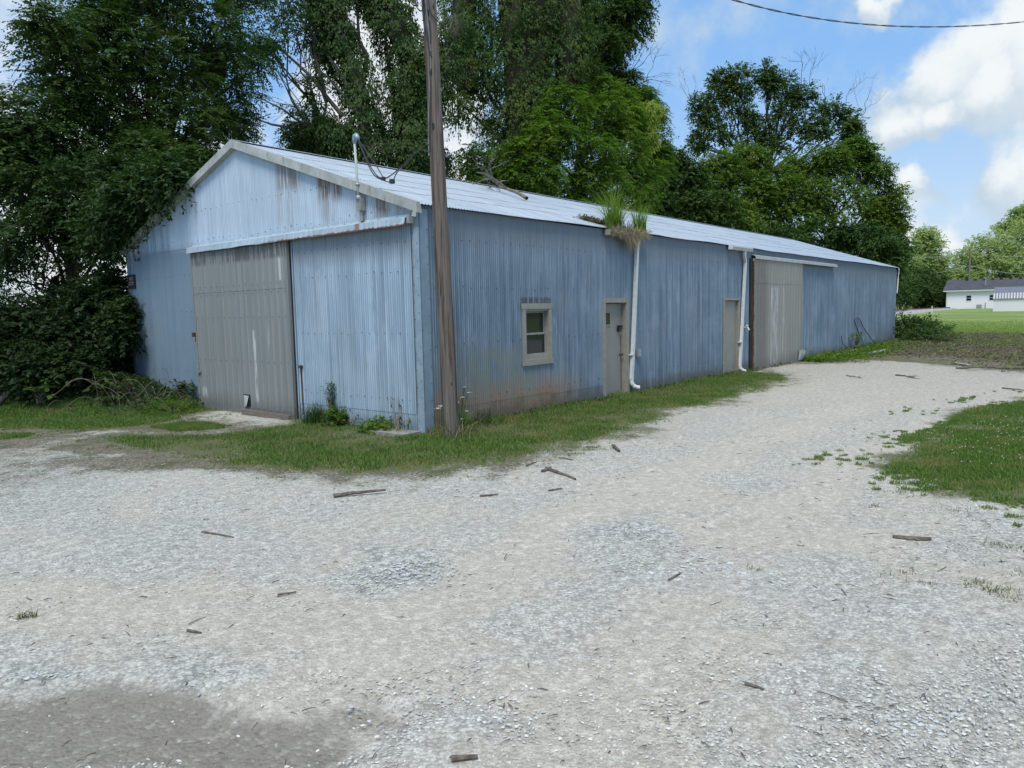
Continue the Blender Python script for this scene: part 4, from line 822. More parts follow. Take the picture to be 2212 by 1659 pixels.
def vinecol(lm, tm, rng, pts, dep, r, dens=1.0, leafk=7):
    P = np.array([at(px, py, dep) for px, py in pts]); tm.tube(P, np.linspace(r * .55, r * .45, len(P)), 10)
    for a, b in zip(P[:-1], P[1:]):
        L = np.linalg.norm(b - a); n = int(130 * dens * L * r / .6); t_ = rng.random(n)[:, None]; an = rng.uniform(0, 2 * np.pi, n)
        lump = (1 + .28 * np.sin(t_[:, 0] * 6 + an * 2 + a[2] * 1.7) + rng.normal(0, .12, n)) * r
        d = norm(np.cos(an)[:, None] * norm(RT * [1, 1, 0]) + np.sin(an)[:, None] * norm(FW * [1, 1, 0]))
        sprays(lm, a + (b - a) * t_ + d * lump[:, None], d, leafk, .28, .13, .075, .8, rng, 'hang')
def vinetree(name, label, cols, blobs, base, seed, leaf='leafV', dep=30):
    rng = np.random.default_rng(seed); b = np.array([base[0], base[1], float(gz(*base))]); T = thing(name, b, label, 'tree', 'creeper covered trees behind the barn'); lm = MB(); tm = MB()
    limb(tm, b, at(cols[0][0][-1][0], cols[0][0][-1][1], dep), .5, .4, rng, 6, .03, 0, 10)
    for pts, r, dn in cols: vinecol(lm, tm, rng, pts, dep, r, dn)
    for bl in blobs:
        px, py, rx, ry, dp = bl[:5]; dn = bl[5] if len(bl) > 5 else 1.
        c = at(px, py, dp); sx = rx * dp / FPX; sy = ry * dp / FPX
        P_, D_, cen = blobpts(c, (sx, sy, (sx + sy) / 2), int(16 * dn), 18, rng, .42, .9)
        sprays(lm, P_, D_, 9, .4, .14, .075, .6, rng, 'hang' if dn > .95 else 'alt')
        limb(tm, at(cols[0][0][-1][0], cols[0][0][-1][1] - 60, dp), c, .14, .03, rng, 7, .12)
    for _ in range(10):
        c = cols[rng.integers(len(cols))][0]; q = c[rng.integers(len(c))]; twigs(tm, at(q[0], q[1], dep), RT * rng.normal(0, 1) + UP * rng.uniform(-.8, .3), 1.6, .018, rng, 2)
    tm.build('trunk', M['bark'], T, smooth=True); lm.build('crown', M[leaf], T)
vinetree('creeper_clad_tree', 'leaning trunk wrapped in dark creeper, left of the wooden pole and behind the ridge', [([(670, -120), (700, -30), (722, 60), (765, 160), (785, 250), (795, 345)], .58, 2.2)], [(690, 10, 40, 50, 29.5), (735, 70, 32, 40, 30), (690, 110, 30, 26, 29.5, .6), (735, 305, 55, 36, 29, 1.5), (690, 290, 40, 36, 29.3, 1.3), (640, 290, 36, 30, 29.5, .8), (770, -40, 60, 40, 30, 1.2)], (11.5, 13.5), 31, 'leafA', dep=29.5)
vinetree('creeper_clad_tree', 'forked trunk thickly wrapped in creeper just left of the wooden pole', [([(790, -120), (825, -20), (850, 50), (885, 130), (890, 220), (878, 300), (870, 380)], .85, 2.1), ([(990, 40), (955, 160), (915, 240), (885, 300)], .5, 1.9), ([(890, 150), (925, 120), (950, 95)], .3, .6)], [(885, 230, 45, 80, 30.5, 1.3), (880, 320, 60, 50, 30, 1.5), (905, 160, 45, 40, 30, .6), (930, 350, 60, 40, 33, 1.2), (825, 5, 45, 40, 30.5, 1.2)], (13.8, 13.8), 32, 'leafA', dep=30.5)
vinetree('creeper_clad_tree', 'massive tree hung with curtains of creeper directly right of the wooden pole', [([(1100, -160), (1110, 0), (1120, 120), (1125, 260), (1140, 420)], 1.5, .75), ([(1010, -100), (1000, 60), (1010, 200)], 1.15, .8), ([(1240, -80), (1225, 60), (1220, 190)], 1.1, .8), ([(1180, -100), (1170, 100), (1160, 330)], 1.1, .7)],
     [(1000, 60, 60, 100, 36, 1.2), (1050, 150, 70, 90, 36, 1.4), (1130, 60, 90, 110, 36, 1.6), (1210, 60, 70, 90, 36.5, 1.2), (1000, 230, 60, 60, 36, 1.0), (1080, 290, 60, 60, 37, 1.1), (1150, 230, 70, 70, 35.5, 1.3), (990, 380, 60, 60, 38, .9), (1060, 390, 60, 40, 38, .9), (1250, -10, 80, 60, 37), (1260, 150, 60, 50, 37, .9)], (20.5, 14), 33, dep=36)
tree('box_elder', 'bright mid green leafy tree behind the roof, above the grass filled gutter',
     [(1180, 300, 70, 55, 33.5), (1230, 235, 65, 55, 34.5), (1290, 250, 70, 60, 36), (1330, 212, 50, 35, 38, .9), (1250, 330, 110, 60, 34.5, 1.3), (1330, 320, 80, 60, 36.5), (1150, 385, 80, 45, 33, 1.1), (1290, 400, 100, 50, 35, 1.2), (1380, 370, 60, 50, 38, .9), (1400, 250, 38, 38, 39, .8), (1412, 305, 36, 42, 39, .8), (1100, 405, 70, 45, 33, .9), (1380, 215, 50, 30, 39, .9), (1040, 350, 50, 40, 34, .7), (1340, 270, 60, 50, 37), (1415, 350, 36, 40, 39, .9), (1350, 430, 80, 35, 37), (1230, 440, 100, 30, 34.5), (1120, 340, 50, 40, 33, .8), (1290, 190, 45, 28, 37, .6)],
     (23.5, 12.8), at(1260, 420, 36), 'leafC', 'pinnate', .15, .068, 14, .5, .55, 20, 15, .28, 41, subr=.36)
tree('maple_tree', 'tall dark tree whose upper limbs reach right against the sky, with dead twigs',
     [(1290, 20, 90, 50, 42), (1350, 50, 60, 40, 42, .9), (1370, -5, 50, 30, 42, .7), (1290, 110, 70, 50, 41), (1230, -30, 100, 50, 42), (1330, 95, 45, 28, 42, .6), (1310, 170, 60, 45, 42), (1350, 180, 45, 30, 42, .7), (1270, 180, 50, 50, 42), (1300, 60, 80, 50, 43), (1370, 20, 40, 30, 42, .5), (1440, 350, 12, 20, 42, .1)],
     (28, 16.5), at(1260, 220, 42), 'leafA', 'alt', .18, .085, 13, .6, .5, 20, 15, .3, 42, subr=.36,
     extra=lambda lm, tm, rng, P: [twigs(tm, at(1310, 200, 41), RT * a + UP * b, 2.6, .03, rng, 3) for a, b in ((1, .8), (1, .3), (.8, 1.4), (1, 1.0))])
tree('yellowing_tree', 'small tree with yellow green hanging seed clusters behind the gutter grass',
     [(1392, 285, 24, 42, 37.5, .8), (1385, 330, 20, 28, 37.5, .6), (1405, 240, 26, 18, 37.5, .6)], (26, 12.5), at(1340, 410, 38), 'leafY', 'hang', .17, .07, 10, .4, .7, 14, 13, .09, 43, subr=.34)
deadx = lambda pts: (lambda lm, tm, rng, P: [twigs(tm, at(x, y, d_), RT * a + UP, 2.8, .03, rng, 3) for x, y, d_, a in pts])
tree('oak_tree', 'tall open dark tree with dead twigs above its crown, behind the barn',
     [(1558, 180, 32, 28, 64), (1600, 165, 45, 26, 64), (1655, 158, 22, 26, 64, .8), (1590, 200, 45, 26, 64), (1530, 225, 38, 30, 64), (1600, 250, 50, 32, 64), (1690, 190, 40, 32, 64), (1730, 205, 35, 25, 64), (1660, 185, 30, 22, 64, .8), (1700, 235, 50, 30, 64), (1550, 280, 60, 30, 64), (1510, 310, 28, 22, 64, .9), (1645, 275, 40, 28, 64, .9), (1730, 275, 45, 25, 64), (1790, 240, 40, 28, 64), (1830, 260, 28, 30, 64), (1840, 290, 28, 24, 64), (1770, 285, 35, 22, 64, .6), (1690, 310, 80, 25, 64), (1610, 310, 60, 25, 64), (1520, 255, 32, 28, 64)],
     (52, 18), at(1665, 330, 64), 'leafD', 'alt', .22, .13, 9, .6, .2, 17, 15, .36, 51, subr=.44, bark='bark', dens=1.0,
     extra=deadx([(1728, 205, 64, .1), (1790, 250, 64, -.2), (1812, 255, 64, .4), (1740, 200, 64, .3), (1515, 270, 64, -.4), (1850, 275, 64, .4)]))
for i, (nm, blobs, bs, fk, lf, lab) in enumerate((
    ('ash_tree', [(1420, 400, 45, 35, 46), (1470, 380, 55, 40, 47), (1410, 450, 50, 40, 45), (1480, 450, 60, 45, 46, 1.2), (1450, 350, 40, 22, 47, .8), (1540, 460, 60, 50, 47, 1.2), (1400, 370, 25, 30, 46, .5)], (35, 12.5), (1460, 470, 46), 'leafA', 'dark green tree behind the middle of the barn roof, left of the big spreading tree'),
    ('maple_tree', [(1560, 370, 60, 45, 53), (1610, 350, 60, 35, 54), (1540, 420, 70, 45, 52), (1620, 420, 70, 50, 53, 1.2), (1590, 480, 80, 45, 51, 1.2), (1500, 400, 40, 35, 53, .8), (1670, 400, 50, 50, 54)], (44, 12), (1600, 480, 53), 'leafF', 'mid green tree under the open dark crowned tree'),
    ('maple_tree', [(1740, 360, 60, 40, 56), (1800, 350, 60, 35, 56), (1850, 330, 50, 30, 57), (1880, 370, 45, 40, 57), (1720, 420, 80, 50, 55, 1.2), (1800, 430, 90, 55, 55, 1.3), (1910, 430, 45, 45, 57, .9), (1930, 480, 32, 40, 57, .9), (1700, 480, 90, 45, 54, 1.2), (1880, 480, 50, 40, 57, .7)], (52, 8.6), (1790, 490, 56), 'leafF', 'big spreading green tree above the far end of the roof'),
    ('elm_tree', [(1780, 510, 90, 40, 52, 1.2), (1860, 520, 60, 50, 52, 1.2), (1910, 560, 45, 50, 53, 1.2), (1900, 620, 45, 60, 53, 1.), (1930, 530, 30, 35, 54, .8), (1700, 520, 70, 30, 51)], (42.5, 6.3), (1880, 620, 52), 'leafA', 'dark green tree overhanging the far end wall of the barn'))):
    tree(nm, lab, blobs, bs, at(*fk), lf, 'alt', .20, .11, 10, .6, .35, 24, 15, .22, 60 + i, subr=.40, flat=.6, dens=1.9)
def fartree(label, blobs, base, seed, leaf='leafE', lL=.34, lW=.2, nm='tree', group='trees on the far side of the lawn', ns=28):
    return tree(nm, label, blobs, base, at(blobs[0][0], blobs[0][1] + 20, blobs[0][4]), leaf, 'alt', lL, lW, 9, 1.0, .3, ns, 13, .4, seed, group=group, subr=.36, flat=.6)
fartree('pale green tree left of the white house, beyond the corner of the barn', [(2000, 530, 35, 40, 122), (1985, 570, 45, 45, 122, 1.3), (2020, 560, 30, 45, 122), (1960, 590, 40, 50, 120), (2030, 600, 28, 45, 122), (2000, 505, 18, 18, 122, .6)], at(1995, 660, 122)[:2], 71)
fartree('huge pale green rounded tree behind the white house', [(2190, 520, 70, 50, 128, 1.4), (2130, 545, 50, 45, 126, 1.3), (2090, 575, 38, 45, 124, 1.2), (2150, 590, 70, 40, 124, 1.5), (2210, 580, 60, 50, 124, 1.5), (2110, 610, 50, 25, 122, 1.2), (2270, 540, 80, 70, 128, 1.5), (2075, 610, 24, 30, 122)], at(2160, 650, 126)[:2], 72)
fartree('taller pale tree rising at the right edge of the photo', [(2205, 470, 30, 25, 140), (2250, 460, 60, 40, 140, 1.3), (2180, 490, 30, 16, 138, .7), (2320, 500, 70, 80, 138)], at(2260, 650, 140)[:2], 73)
fartree('dark green understory tree between the barn and the white house', [(1970, 630, 45, 35, 108, 1.3), (2010, 640, 35, 30, 108, 1.2), (2035, 630, 22, 38, 110, 1.2), (1940, 620, 40, 50, 104, 1.3), (1985, 600, 40, 30, 110), (2030, 655, 24, 14, 107, 1.)], at(1990, 665, 108)[:2], 74, 'leafA', .26, .15)
# ------------------------------------------------------------------ far side of the lawn: house, shed, post, pole
TH = R(-88); E1 = np.array([math.cos(TH), math.sin(TH), 0]); E2 = np.array([-math.sin(TH), math.cos(TH), 0])
def placed(name, px, py, dep, label, cat):
    p = at(px, py, dep); T = thing(name, p, label, cat); T.rotation_euler = (0, 0, TH); OFF[T.name] = np.zeros(3); return T
def siding(name, c, c2, pitch):
    m, t, p, o = newmat(name); pos = nd(t, 'ShaderNodeTexCoord').outputs['Object']; z = nd(t, 'ShaderNodeSeparateXYZ', {0: pos}).outputs[2]
    f = math_(t, 'LESS_THAN', math_(t, 'FRACT', math_(t, 'DIVIDE', z, pitch)), .16); setp(t, p, Base_Color=mix(t, math_(t, 'MULTIPLY', f, .7), c, c2), Roughness=.5); return m
M['siding'] = siding('white_vinyl_siding', (.88, .84, .87), (.66, .64, .68), .22); M['siding2'] = siding('white_shed_siding', (.80, .765, .79), (.45, .44, .47), .15)
M['shingle'] = simple('dark_shingles', (.045, .05, .058), (.07, .075, .085), .85, 0, 1.2)
hs = placed('white_house', 2043.5, 668.5, 103, 'low white sided house with a dark shingle roof across the lawn', 'house')
mb = MB(); mb.box(0, 17, 0, 8, -.4, 2.5); wl = mb.build('wall', M['siding'], hs)
mb = MB(); mb.box(-.02, .13, -.03, 0, -.3, 2.5); mb.box(-.35, 17.4, -.42, -.32, 2.42, 2.56); mb.build('corner_board', M['white'], hs)
mb = MB(); V = [(-.4, -.4, 2.5), (17.4, -.4, 2.5), (17.4, 4, 4.0), (-.4, 4, 4.0), (-.4, 8.4, 2.5), (17.4, 8.4, 2.5)]; V2 = [(x, y, z + .12) for x, y, z in V]
mb.add(V + V2, [(0, 1, 2, 3), (3, 2, 5, 4), (6, 9, 8, 7), (9, 10, 11, 8), (0, 6, 7, 1), (0, 3, 9, 6), (3, 4, 10, 9), (1, 7, 8, 2)]); hr = mb.build('roof', M['shingle'], hs)
mb = MB(); mb.add([(-.02, 0, 2.45), (-.02, 8, 2.45), (-.02, 4, 3.95)], [(0, 1, 2)]); mb.build('gable_end', M['siding'], hs)
for x in (2.0, 3.0, 4.1, 5.05, 6.0, 7.1, 8.2): mb = MB(); mb.box(x - .17, x + .17, 3.35, 3.75, 3.85, 4.14); mb.build('roof_vent', M['black'], hr)
mb = MB(); mb.tube([(4.45, .9, 2.9), (4.45, .9, 4.1)], .06, 8); mb.tube([(4.45, .9, 4.08), (4.45, .9, 4.2)], .12, 8); mb.build('chimney_pipe', M['trimb'], hr)
for x in (2.38, 5.05):
    mb = MB(); a, b, z0, z1 = x, x + .54, 1.15, 1.82; s_ = .06
    mb.box(a - s_, a, -.04, -.005, z0 - s_, z1 + s_); mb.box(b, b + s_, -.04, -.005, z0 - s_, z1 + s_); mb.box(a, b, -.04, -.005, z1, z1 + s_); mb.box(a, b, -.04, -.005, z0 - s_, z0); mb.box(a, b, -.04, -.005, (z0 + z1) / 2 - .025, (z0 + z1) / 2 + .025)
    wf = mb.build('window', M['white'], hs); mb = MB(); mb.box(a, b, -.015, -.004, z0, z1); mb.build('pane', M['glass'], wf)
mb = MB(); mb.box(3.65, 4.22, -1.0, -.4, -.1, .56); mb.tube([(3.93, -.7, .56), (3.93, -.7, .60)], [.26, .24], 12); mb.box(3.70, 4.17, -1.02, -1.0, .05, .5); Tac = mb.build('air_conditioner', M['greybox'], hs)
mb = MB(); mb.box(4.55, 4.63, -.1, -.01, .05, .82); mb.build('meter_pipe', M['greybox'], hs)
shd = placed('garden_shed', 2144.5, 676, 80, 'white sided shed with a ribbed metal lower roof, at the right edge', 'shed')
mb = MB(); mb.box(0, 6, 0, 3, -.3, 1.52); mb.build('wall', M['siding2'], shd)
def slatmat():
    m, t, p, o = newmat('ribbed_metal_roof'); pos = nd(t, 'ShaderNodeTexCoord').outputs['Object']; x = nd(t, 'ShaderNodeSeparateXYZ', {0: pos}).outputs[0]
    setp(t, p, Base_Color=mix(t, sst(t, math_(t, 'FRACT', math_(t, 'DIVIDE', x, .26)), .45, .6), (.44, .44, .46), (.15, .15, .17)), Roughness=.5, Metallic=.2); return m
M['slat'] = slatmat()
mb = MB(); mb.add([(-.06, -.12, 1.5), (6.1, -.12, 1.5), (6.05, .22, 2.13), (0, .22, 2.13)], [(0, 1, 2, 3)]); mb.add([(-.06, 3.12, 1.5), (6.1, 3.12, 1.5), (6.05, 2.78, 2.13), (0, 2.78, 2.13)], [(3, 2, 1, 0)]); mb.box(-.06, 6.1, -.13, -.11, 1.46, 1.52)
for k in range(24): mb.bar((.0 + k * .26, -.125, 1.5), (.03 + k * .26, .21, 2.14), .05, .03)
mb.build('lower_roof', M['slat'], shd)
mb = MB(); mb.add([(-.02, .20, 2.12), (6.1, .20, 2.12), (6.1, 1.5, 2.75), (-.02, 1.5, 2.75), (-.02, 2.8, 2.12), (6.1, 2.8, 2.12)], [(0, 1, 2, 3), (3, 2, 5, 4)]); mb.build('upper_roof', simple('blue_grey_roof', (.13, .14, .19), (.16, .17, .22), .7), shd)
mb = MB(); mb.add([(0, 0, 1.5), (0, 3, 1.5), (0, 2.8, 2.12), (0, 1.5, 2.74), (0, .22, 2.12)], [(4, 3, 2, 1, 0)]); mb.build('gable_end', M['siding2'], shd)
p = at(2013, 674.5, 78); mb = MB(); mb.tube([p + (0, 0, -.2), p + (0, 0, .62), p + (0, 0, .66)], [.045, .045, .02], 8); tag(recenter(mb.build('marker_post', M['white']), p), 'short white marker post on the lawn left of the house', 'post')
p = at(2091, 668, 113); mb = MB(); mb.tube([p, p + (0, 0, 9.0)], [.16, .12], 8); T = recenter(mb.build('utility_pole', M['barkg']), p); tag(T, 'distant thin pole behind the white house roof', 'pole')
mb = MB(); mb.box(p[0] - .06, p[0] + .06, p[1] - .06, p[1] + .06, p[2] + 7, p[2] + 7.4)
for i, (a, b, c) in enumerate(((at(1945, 592, 118), p + (0, 0, 7.1 - .55), at(2260, 590, 108)), (at(1945, 552, 118), p + (0, 0, 8.6), at(2260, 549, 108)))):
    mb = MB(); 
    for q0, q1 in ((a, b), (b, c)): t_ = np.linspace(0, 1, 20)[:, None]; mb.tube(q0 + (q1 - q0) * t_ - np.array([0, 0, 1.]) * .5 * np.sin(t_ * np.pi), .022, 4)
    tag(recenter(mb.build('power_line', M['trimw']), b), ['lower pale power line strung past the distant pole', 'upper pale power line strung past the distant pole'][i], 'cable', 'power lines beyond the lawn')
# railway bank beyond the lawn
mb = MB(); q0 = G(1850, 690); a = at(1860, 683, 72); b = at(2042, 667.5, 100); n = 14; t_ = np.linspace(0, 1, n); V = []
sd = norm(np.cross(b - a, [0, 0, 1.]))
for k in t_:
    c = a + (b - a) * k; z = float(gz(c[0], c[1])); hh = .34 * (1 - k * .6)
    for o_, h_ in ((-2.2, -.1), (-1.0, hh), (1.2, hh), (2.6, -.1)): q = c - sd * o_ * 1.0; V.append((q[0], q[1], z + h_))
i = (np.arange(n - 1) * 4)[:, None] + np.arange(3)[None, :]; mb.add(V, np.stack([i, i + 1, i + 5, i + 4], -1).reshape(-1, 4))
tag(mb.build('road_embankment', simple('pale_ballast', (.42, .42, .41), (.22, .22, .21), .9, 0, 3)), kind='structure')
mb = MB()
for s_ in (-.5, 0.9): mb.tube([np.array([*(a - sd * s_)[:2], float(gz(*a[:2])) + .34 + .07]), np.array([*(b - sd * s_)[:2], float(gz(*b[:2])) + .136 + .07])], .09, 6)
tag(mb.build('rails', M['rust'], None), 'pair of dark rails on the pale stone bank beyond the lawn', 'rails')
# ------------------------------------------------------------------ grass
def from_px_(n):
    r_ = np.random.default_rng(91); a = r_.uniform(-60, 2270, n); b = 940 + 720 * r_.random(n) ** 1.6; q = np.array([G(x, y)[:2] for x, y in zip(a, b)]); s_ = np.maximum(sdist(VERGE, q[:, 0], q[:, 1]), sdist(ISLE, q[:, 0], q[:, 1])); near = np.exp(-np.abs(s_) / 1.5)
    k = (s_ < 0) & (r_.random(n) < .12 + .8 * near * (wob(q[:, 0] * 1.2, q[:, 1] * 1.2, 92) > -.1)); return q[k]
def scatter(P, n, rng, keep=.0, wobk=.5):
    lo = P.min(0); hi = P.max(0); lo = np.maximum(lo, (-12, -12)); hi = np.minimum(hi, (40, 16)); q = rng.uniform(lo, hi, (n, 2)); s_ = sdist(P, q[:, 0], q[:, 1]) + wobk * .5 * (wob(q[:, 0] * 1.3, q[:, 1] * 1.3, 11) * .5 + wob(q[:, 0] * 4.5, q[:, 1] * 4.5, 12) * .35) * 1.0
    ok = s_ > keep + rng.uniform(-.18, .12, n); q = q[ok]; return q, s_[ok]
def lawn_blades(mb, q, h, w_, rng, k=1):
    n = len(q); B = np.column_stack([q, gz(q[:, 0], q[:, 1]) - .004]); A = norm(np.column_stack([rng.normal(0, .45, (n, 2)), np.ones(n)])); N = norm(rng.normal(size=(n, 3)) * [1, 1, .2])
    V, F = quads(B, A, N, h, w_, .4); mb.add(V, F)
rng = np.random.default_rng(77); gm = MB(); gd_ = MB()
q, s_ = scatter(VERGE, 420000, rng, -.05, 1.1)
pt = wob(q[:, 0] * 1.7 + 3, q[:, 1] * 1.7, 15); kp = rng.random(len(q)) < np.clip(.75 + pt * .9, .10, 1) * np.clip(.25 + s_ * 1.6, .1, 1); q = q[kp]; s_ = s_[kp]; pt = pt[kp]
hh = np.clip(.045 + .03 * pt + .10 * np.exp(-np.abs(q[:, 1]) / .35) * (q[:, 0] > 0) + .02 * np.clip(s_, 0, 1), .02, .2) * rng.uniform(.5, 1.25, len(q))
dry = rng.random(len(q)) < .20 + .30 * (pt < -.1)
lawn_blades(gm, q[~dry], hh[~dry], np.full((~dry).sum(), .012), rng); lawn_blades(gd_, q[dry], hh[dry] * .8, np.full(dry.sum(), .009), rng)
tag(gm.build('grass_verge', M['grass']), 'uneven green grass along the foot of the barn', 'grass', kind='stuff'); tag(gd_.build('dry_grass', M['grassd']), 'straw coloured dead blades among the verge grass', 'grass', kind='stuff')
gm = MB(); q, s_ = scatter(ISLE, 900000, rng, .0, .5); q = q[(q[:, 0] < 20)]; pt = wob(q[:, 0] * 1.9, q[:, 1] * 1.9, 25); kp = rng.random(len(q)) < np.clip(.7 + pt, .1, 1) * np.clip(.2 + s_[:len(q)] * 1.2, .1, 1) if len(s_) == len(q) else rng.random(len(q)) < .8; q = q[kp]
lawn_blades(gm, q, .045 * rng.uniform(.5, 1.4, len(q)), np.full(len(q), .010), rng); tag(gm.build('grass_island', M['grass']), 'mown grass patch at the right of the gravel drive', 'grass', kind='stuff')
cl = MB(); k_ = G(2110, 945); cc = np.column_stack([rng.normal(k_[0], 1.1, 110), rng.normal(k_[1], .55, 110)]); cc = cc[sdist(ISLE, cc[:, 0], cc[:, 1]) > .25]
for c in cc: z = float(gz(*c)) + rng.uniform(.05, .08); V = norm(rng.normal(size=(6, 3))) * .011; cl.add(np.array([*c, z]) + np.array([(1, 0, 0), (-1, 0, 0), (0, 1, 0), (0, -1, 0), (0, 0, 1), (0, 0, -1)]) * .007, [(0, 2, 4), (2, 1, 4), (1, 3, 4), (3, 0, 4), (2, 0, 5), (1, 2, 5), (3, 1, 5), (0, 3, 5)])
tag(cl.build('clover_flowers', M['petal']), 'scattered white clover heads in the grass patch at the right', 'flowers', kind='stuff')
gm = MB()
q, s_ = scatter(LEFTG, 500000, rng, .0, .6); q = q[(q[:, 0] > -9) & (q[:, 1] < 13)]; hh = (.05 + .10 * sm(q[:, 1] + q[:, 0] * .3, 7, 9)) * rng.uniform(.4, 1.3, len(q)); lawn_blades(gm, q, hh, np.full(len(q), .014), rng)
for P_ in (LEFTP, MIDP): q, s_ = scatter(P_, 60000, rng, -.12, 1.3); q = q[rng.random(len(q)) < np.clip(.12 + 1.3 * s_, .03, .8)]; lawn_blades(gm, q, .045 * rng.uniform(.5, 1.3, len(q)), np.full(len(q), .011), rng)
tag(gm.build('rough_grass', M['grass']), 'rough shaded grass at the edge of the thicket', 'grass', kind='stuff')
gm = MB(); q = rng.uniform((28, -24), (62, 4), (260000, 2)); s_ = sdist(LAWN, q[:, 0], q[:, 1]); q = q[(s_ > rng.uniform(-.5, .3, len(q))) & (q[:, 0] < rng.uniform(30, 64, len(q)))]; lawn_blades(gm, q, .09 * rng.uniform(.4, 1.3, len(q)), np.full(len(q), .035), rng); tag(gm.build('lawn_grass', M['lawnblade']), 'bright mown lawn grass beyond the brush', 'grass', kind='stuff')
sg_ = MB(); dg_ = MB()
for P_, n_, lim in ((ISLE, 900000, -1.1), (VERGE, 420000, -.8), (LEFTG, 300000, -1.6)):
    lo = np.maximum(P_.min(0) - 1.2, (-9, -9)); hi = np.minimum(P_.max(0) + 1.2, (22, 13)); q = rng.uniform(lo, hi, (n_, 2)); s_ = sdist(P_, q[:, 0], q[:, 1])
    k_ = (s_ < .15) & (s_ > lim) & (q[:, 1] < 9) & ~((q[:, 0] > -.05) & (q[:, 1] > -.05)); q = q[k_]; s_ = s_[k_]
    c1 = wob(q[:, 0] * 5.5, q[:, 1] * 5.5, 81) + .5 * wob(q[:, 0] * 13, q[:, 1] * 13, 82); k_ = c1 > .16 + (-s_ / -lim) * .8; q = q[k_ & (rng.random(len(q)) < .55)]
    lawn_blades(sg_, q, .035 * rng.uniform(.4, 1.4, len(q)), np.full(len(q), .009), rng)
tag(sg_.build('stray_grass', M['grass']), 'ragged stray grass thinning out into the gravel', 'grass', kind='stuff')
bt = MB(); q = from_px_(2600)
for c in q:
    an = rng.uniform(0, 6.3); L = rng.uniform(.015, .07) * (2.2 if rng.random() < .06 else 1); z = float(gz(*c)) + .004; d = np.array([math.cos(an), math.sin(an), 0]) * L / 2; bt.tube([np.array([*c, z]) - d, np.array([*c, z + .004]), np.array([*c, z]) + d], [.003, .003, .0015], 4, cap=False)
tag(bt.build('twig_litter', M['stick']), 'fine dark bits of twig scattered over the gravel', 'litter', kind='stuff')
# small tufts in the gravel, each a plant of its own
TUFT = [(1088, 984, .11, 90, .16, 'largest grass tuft in the gravel, just off the verge'), (45, 1334, .12, 22, .02, 'left one of two spiky grass sprigs in the gravel at the left'), (68, 1332, .13, 26, .025, 'right one of two spiky grass sprigs in the gravel at the left'),
        (2046, 1100, .06, 90, .12, 'flat green tuft nearest below the grass patch at the right'), (1945, 1062, .05, 60, .08, 'small tuft at the tip of the grass patch'), (1890, 1092, .05, 34, .05, 'small tuft left of the grass patch tip'),
        (1635, 1232, .06, 26, .04, 'yellowish tuft alone in the gravel right of centre'), (2158, 1282, .11, 70, .07, 'long bladed tuft near the right edge above the smallest tufts'), (2110, 1268, .09, 46, .06, 'pale long bladed tuft left of the long bladed tuft at the right edge'), (2188, 1300, .07, 50, .06, 'tuft at the right edge of the gravel'),
        (2000, 1262, .07, 24, .05, 'thin upright grass sprig below the bark strip'), (1960, 1240, .06, 16, .04, 'thin sprig left of the upright sprig below the bark strip'), (2145, 1178, .08, 34, .06, 'dark tuft in the gravel right of the bark strip'), (2190, 1185, .07, 30, .06, 'dark tuft at the right edge level with the bark strip'),
        (845, 1062, .03, 30, .08, 'low tuft at the end of the long stick'), (900, 1005, .04, 40, .1, 'low tuft just off the verge left of the pole base'), (2205, 1250, .09, 30, .05, 'tuft cut by the right edge of the photo'), (1905, 1245, .05, 14, .05, 'faint tuft in the middle right gravel'), (1655, 940, .03, 50, .14, 'flattened grass clump lying in the drive'), (340, 1150, .03, 24, .07, 'low dull tuft in the left gravel')]
for px, py, h, n, sp, lab in TUFT:
    c = G(px, py); c[2] = float(gz(c[0], c[1])); mb = MB(); clump(mb, c, n, h * .62, sp * .8, .006, rng, .9); tag(recenter(mb.build('grass_tuft', M['tuft']), c), lab, 'tuft', 'grass tufts in the gravel')
# ------------------------------------------------------------------ stones
def stones(n, P, smin, smax, rng, mb, flat=.6):
    q = P; n = len(q); s_ = smin + (smax - smin) * rng.random(n) ** 2.4
    base = np.array([(1, 0, 0), (0, 1, 0), (-1, 0, 0), (0, -1, 0), (.55, .55, .8), (-.6, .5, .75), (-.5, -.6, .8), (.6, -.5, .7), (0, 0, -1)]) * [1, 1, .8]
    F = np.array([(0, 1, 4), (1, 5, 4), (1, 2, 5), (2, 6, 5), (2, 3, 6), (3, 7, 6), (3, 0, 7), (0, 4, 7), (4, 5, 6), (4, 6, 7), (1, 0, 8), (2, 1, 8), (3, 2, 8), (0, 3, 8)])
    V = base[None] * (1 + rng.normal(0, .22, (n, 9, 1))) + rng.normal(0, .10, (n, 9, 3)); a = rng.uniform(0, 2 * np.pi, n); st = rng.uniform(.6, 1.5, (n, 1))
    V = V * np.stack([st[:, 0], 1 / st[:, 0], rng.uniform(.35, .8, n) * flat], -1)[:, None, :] * s_[:, None, None] * .5
    c_, s2 = np.cos(a)[:, None], np.sin(a)[:, None]; V = np.stack([V[..., 0] * c_ - V[..., 1] * s2, V[..., 0] * s2 + V[..., 1] * c_, V[..., 2]], -1)
    z = gz(q[:, 0], q[:, 1]) - s_ * .02; V = V + np.column_stack([q, z])[:, None, :]
    mb.add(V.reshape(-1, 3), (F[None] + (np.arange(n) * 9)[:, None, None]).reshape(-1, 3))
def stonemat(name, a, b, c_):
    m, t, p, o = newmat(name); geo = nd(t, 'ShaderNodeNewGeometry'); c = mix(t, geo.outputs['Random Per Island'], a, b); c = mix(t, math_(t, 'MULTIPLY', sst(t, noise(t, geo.outputs['Position'], 60, 3), .4, .7), .4), c, c_); setp(t, p, Base_Color=c, Roughness=.9); return m
